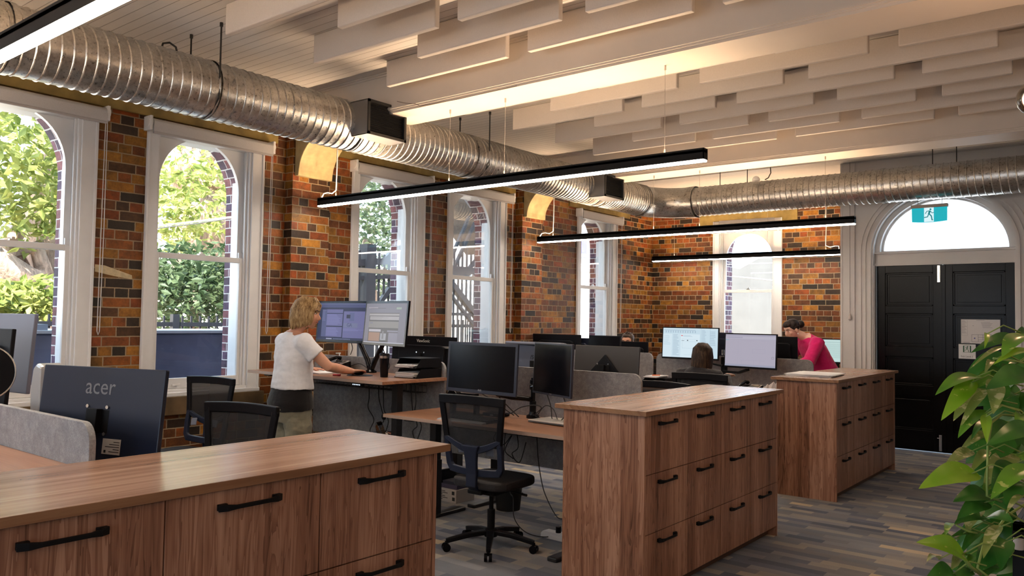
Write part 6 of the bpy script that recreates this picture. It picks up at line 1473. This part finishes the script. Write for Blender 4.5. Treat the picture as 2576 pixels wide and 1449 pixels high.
# steel fire stair outside the middle windows
st = thing('fire_stair', 'dark steel fire stair with railings outside the middle windows', 'stair', (-9.0, 11, -.15))
def bar(p, q, w, name='rail', par=st, mt=fm): MB().sweep([p, q], w, w, (1, 0, 0)).build(name, mt, par)
xs = -9.2
def px_bar(xa, ya, xb, yb_, w, name='rail', xx=xs): bar(AX(xa, ya, xx), AX(xb, yb_, xx), w, name)
MB().box((xs-.09, AX(925, 650, xs).y-.09, -.15), (xs+.09, AX(925, 650, xs).y+.09, AX(925, 615, xs).z)).build('post', fm, st)
px_bar(888, 662, 1005, 655, .10); px_bar(888, 700, 1005, 695, .06)
px_bar(930, 800, 1010, 680, .07, 'stringer'); px_bar(960, 660, 1010, 610, .06)
m = MB()
for i in range(10):
    xq = 892+i*12.5; a = AX(xq, 630 if i % 2 else 640, xs); m.box((xs-.012, a.y-.014, .3), (xs+.012, a.y+.014, a.z))
m.build('balusters', fm, st)
# upper flight seen in the window beside it
xq = -9.6
A1, B1 = AX(1130, 500, xq), AX(1245, 640, xq)
MB().prism([(A1.y+.15, A1.z+.35), (B1.y+.3, B1.z+.05), (B1.y+.3, A1.z+.5)], 0, -10.6, -9.7).build('stair_soffit', M('soffit_grey', (.06, .06, .065), .7), st)
px_bar(1130, 700, 1195, 560, .05, 'handrail', xq); px_bar(1130, 660, 1180, 545, .05, 'handrail', xq); px_bar(1160, 700, 1235, 610, .06, 'handrail', xq); px_bar(1128, 680, 1240, 690, .16, 'stringer', xq)
px_bar(1128, 705, 1240, 850, .10, 'stringer', xq); px_bar(1128, 735, 1225, 862, .05, 'stringer', xq); px_bar(1128, 790, 1235, 792, .05, 'rail', xq)
m = MB()
for i in range(11):
    a = AX(1133+i*10.5, 600+(i % 3)*20, xq); m.box((xq-.012, a.y-.014, .4), (xq+.012, a.y+.014, a.z))
m.build('balusters', fm, st)
# neighbour houses
bd = thing('neighbour_building', 'pale rendered building with tall dark-mullioned windows outside, beyond the narrow window', 'building', (-14, 24, -.15))
pale = M('render_pale', (.62, .59, .55), .85, nz=.1, nscale=3)
MB().box((-16, 20.5, -.15), (-13, 36, 3.1)).build('wall', pale, bd); MB().box((-16.2, 20.3, 3.1), (-12.8, 36, 3.3)).build('coping', M('coping_white', (.8, .8, .8), .7), bd)
m_ = M('stained_blue', (.16, .15, .45), .3); 
MB().box((-18, 19, 3.2), (-16.5, 36, 9)).build('upper_wall', M('upper_grey', (.35, .33, .34), .8), bd)
for i in range(5):
    for j in range(3):
        w_ = MB().box((-16.49, 21+i*1.7, 4.0+j*1.3), (-16.45, 21.8+i*1.7, 4.9+j*1.3)).build('window', M('frame_pale', (.75, .73, .72), .6), bd); MB().box((-16.44, 21.1+i*1.7, 4.1+j*1.3), (-16.42, 21.7+i*1.7, 4.8+j*1.3)).build('pane', m_, w_)
        w_.location = w_.location; w_.children[0].location -= w_.location
b2_ = thing('gabled_building', 'bright pale building with a gabled roof outside the end window', 'building', (-6, 24, -.15))
g = [AY(1780, 668, 24), AY(1835, 672, 24), AY(1860, 677, 24), AY(1908, 650, 24), AY(2060, 640, 24)]
MB().prism([(p.x, p.z) for p in g]+[(g[-1].x, -.15), (g[0].x, -.15)], 1, 24, 30).build('wall', M('render_bright', (.115, .113, .11), .85, nz=.08, nscale=2), b2_)
wy = MB().ring([AY(1780, 690, 18), AY(1890, 700, 18), AY(2000, 712, 18)], .02, 6); tag(wy.build('overhead_wire', M('wire_outside', (.2, .2, .2), .6)), 'overhead wire outside crossing the end window', 'wire')
wy = MB().ring([AX(-40, 590, -11), AX(400, 575, -11), AX(600, 548, -11), AX(900, 640, -11)], .008, 6); 
tag(MB().ring([AX(384, 576, -8.0), AX(490, 563, -8.0), AX(594, 548, -8.0)], .006, 6).build('outdoor_line', M('line_cream', (.7, .66, .5), .6)), 'pale line strung outside across the second window from the left', 'line')

# trees: trunk and leafy crown each
def bark(name, c):
    t = NT(name); x, y, z = t.pos(); n = t.noise(t.comb(x, y, t.ma('MULTIPLY', z, .35)), 6, 6, .7, .6)
    t.set(col=t.ramp(n, [(.32, tuple(q*.25 for q in c)), (.48, c), (.62, tuple(min(1, q*1.7) for q in c))]), rough=.9); t.bump(n, .8, .06); return t.m
bk_m = bark('fig_bark', (.36, .25, .19))
def tree_leaf_mat(name, a, b):
    t = NT(name); x, y, z = t.pos(); n = t.noise(t.comb(x, y, z), 5, 2)
    cc = t.mix(t.mrange(n, .35, .65), a, b); t.set(col=cc, rough=.45, spec=.4)
    tr = t.n.new('ShaderNodeBsdfTranslucent'); t.l(cc, tr.inputs[0]); mx = t.n.new('ShaderNodeMixShader'); mx.inputs[0].default_value = .4
    t.l(t.b.outputs[0], mx.inputs[1]); t.l(tr.outputs[0], mx.inputs[2]); t.l(mx.outputs[0], t.out.inputs[0]); return t.m
tl1 = tree_leaf_mat('leaf_yellow_green', (.15, .20, .04), (.42, .44, .13)); tl2 = tree_leaf_mat('leaf_mid_green', (.035, .065, .025), (.12, .165, .075)); tl3 = tree_leaf_mat('leaf_grey_green', (.05, .085, .04), (.15, .19, .10))
def crown(par, blobs, mt, n, size, seed, name='foliage'):
    rr = random.Random(seed); vs = []; fs = []
    tot = sum(b[1]**2 for b in blobs)
    for (c, r) in blobs:
        c = Vector(c)
        for _ in range(int(n*r*r/tot)):
            v = Vector((rr.gauss(0, 1), rr.gauss(0, 1), rr.gauss(0, 1))).normalized()*r*(rr.random()**.33)
            p = c+Vector((v.x, v.y, v.z*.8)); d = Vector((rr.gauss(0, 1), rr.gauss(0, 1), rr.gauss(-.3, .6))).normalized(); s = size*rr.uniform(.7, 1.3)
            b = d.cross(Vector((rr.gauss(0, 1), rr.gauss(0, 1), rr.gauss(0, 1)))).normalized(); w = s*.24; n_ = d.cross(b)
            o = len(vs); vs += [p, p+d*s*.45+b*w+n_*w*.3, p+d*s, p+d*s*.45-b*w+n_*w*.3]; fs += [(o, o+1, o+2), (o, o+2, o+3)]
    return MB().add(vs, fs).build(name, mt, par)
def tree(label, base, pts, rads, blobs, mt, n, size, seed, nm='fig_tree', branches=()):
    t = thing(nm, label, 'tree', base)
    remesh_free = MB().ring(pts, rads, 14).build('trunk', bk_m, t, smooth=True)
    for b in branches: MB().ring(b[0], b[1], 8).build('branch', bk_m, t, smooth=True)
    crown(t, blobs, mt, n, size, seed); return t
def PX(x, y, xx): return AX(x, y, xx)
tree('fig tree with thick pale trunk and yellow-green leaves outside the leftmost window', PX(120, 760, -13), [PX(128, 860, -13), PX(122, 700, -13), PX(130, 600, -13), PX(140, 430, -13.2), PX(150, 250, -13.4)], [.75, .5, .42, .36, .3],
     [(PX(30, 330, -12), 1.1), (PX(60, 420, -12), .9), (PX(100, 520, -12), .55), (PX(30, 560, -12.2), .5), (PX(140, 560, -12), .35), (PX(10, 240, -12), 1.2), (PX(80, 480, -12.2), .8)], tl1, 1900, .18, 3,
     branches=(([PX(60, 700, -12.6), PX(40, 640, -12.4), PX(90, 620, -12.3), PX(110, 680, -12.4), PX(60, 720, -12.3), PX(10, 690, -12.3)], [.16, .12, .12, .13, .14, .12]), ([PX(128, 740, -12.6), PX(60, 700, -12.3), PX(-20, 640, -12.2)], [.3, .2, .15]), ([PX(150, 800, -12.6), PX(120, 720, -12.4), PX(70, 690, -12.4)], [.25, .2, .12]), ([PX(60, 560, -12.6), PX(20, 620, -12.5), PX(30, 700, -12.4)], [.1, .12, .1])))
tree('low bright green shrub outside at the bottom of the leftmost window', PX(60, 800, -10.8), [PX(60, 830, -10.8), PX(60, 780, -10.8)], [.05, .03], [(PX(40, 765, -10.7), .42), (PX(110, 755, -10.7), .38), (PX(-20, 760, -10.8), .4)], tl1, 900, .15, 8, 'shrub')
tree('tree with several pale twisting limbs outside the upper part of the second window', PX(480, 600, -14.5), [PX(520, 760, -14.5), PX(505, 520, -14.5), PX(500, 400, -14.6), PX(490, 300, -14.8)], [.7, .5, .34, .3],
     [(PX(420, 430, -13.6), .7), (PX(520, 500, -13), .8), (PX(420, 540, -13.2), .6), (PX(560, 430, -13.6), .7), (PX(450, 590, -13.2), .45), (PX(470, 380, -15), 1.0), (PX(590, 560, -13.4), .5)], tl1, 1700, .17, 12,
     branches=(([PX(505, 520, -14.4), PX(560, 430, -14.3), PX(590, 330, -14.3)], [.3, .26, .22]), ([PX(500, 500, -14.4), PX(440, 420, -14.4), PX(400, 360, -14.4)], [.3, .24, .2]), ([PX(540, 480, -14.2), PX(575, 420, -14.2)], [.3, .3])))
tree('dense mid green shrub filling the lower part of the second window', PX(490, 800, -11.4), [PX(490, 860, -11.4), PX(490, 700, -11.4)], [.12, .06],
     [(PX(420, 740, -11.3), .75), (PX(500, 730, -11.5), .8), (PX(570, 730, -11.4), .7), (PX(450, 680, -11.8), .6), (PX(540, 680, -11.9), .6)], tl2, 2800, .15, 17, 'shrub')
tree('grey-green tree outside behind the dark stair post', PX(930, 640, -13.5), [PX(930, 800, -13.5), PX(925, 600, -13.5)], [.2, .12],
     [(PX(920, 500, -13.2), 1.0), (PX(960, 470, -13.6), .9), (PX(905, 590, -13.2), .8), (PX(990, 560, -14.2), .8), (PX(940, 680, -13.5), .9), (PX(1000, 720, -14), .8)], tl3, 2600, .16, 23, 'garden_tree')
S(MB().add([(-13.6, -8, -.2), (-13.6, 26, -.2), (-21, 26, 3.0), (-21, -8, 3.0), (-30, 26, 4.0), (-30, -8, 4.0)], [(0, 1, 2, 3), (3, 2, 4, 5)]).build('slope', M('rocky_slope', (.85, .74, .64), .95, nz=.55, nscale=2.5, bump=.9)))
tree('distant pale green tree filling the gaps behind the nearer trees', PX(300, 500, -22), [(-22, 6, 2.5), (-22, 6, 5)], [.4, .3], [((-21, 3, 5), 2.2), ((-22, 7, 6), 2.6), ((-21.5, 11, 5), 2.4), ((-22, -2, 6), 2.4)], tl1, 1200, .22, 31, 'distant_tree')
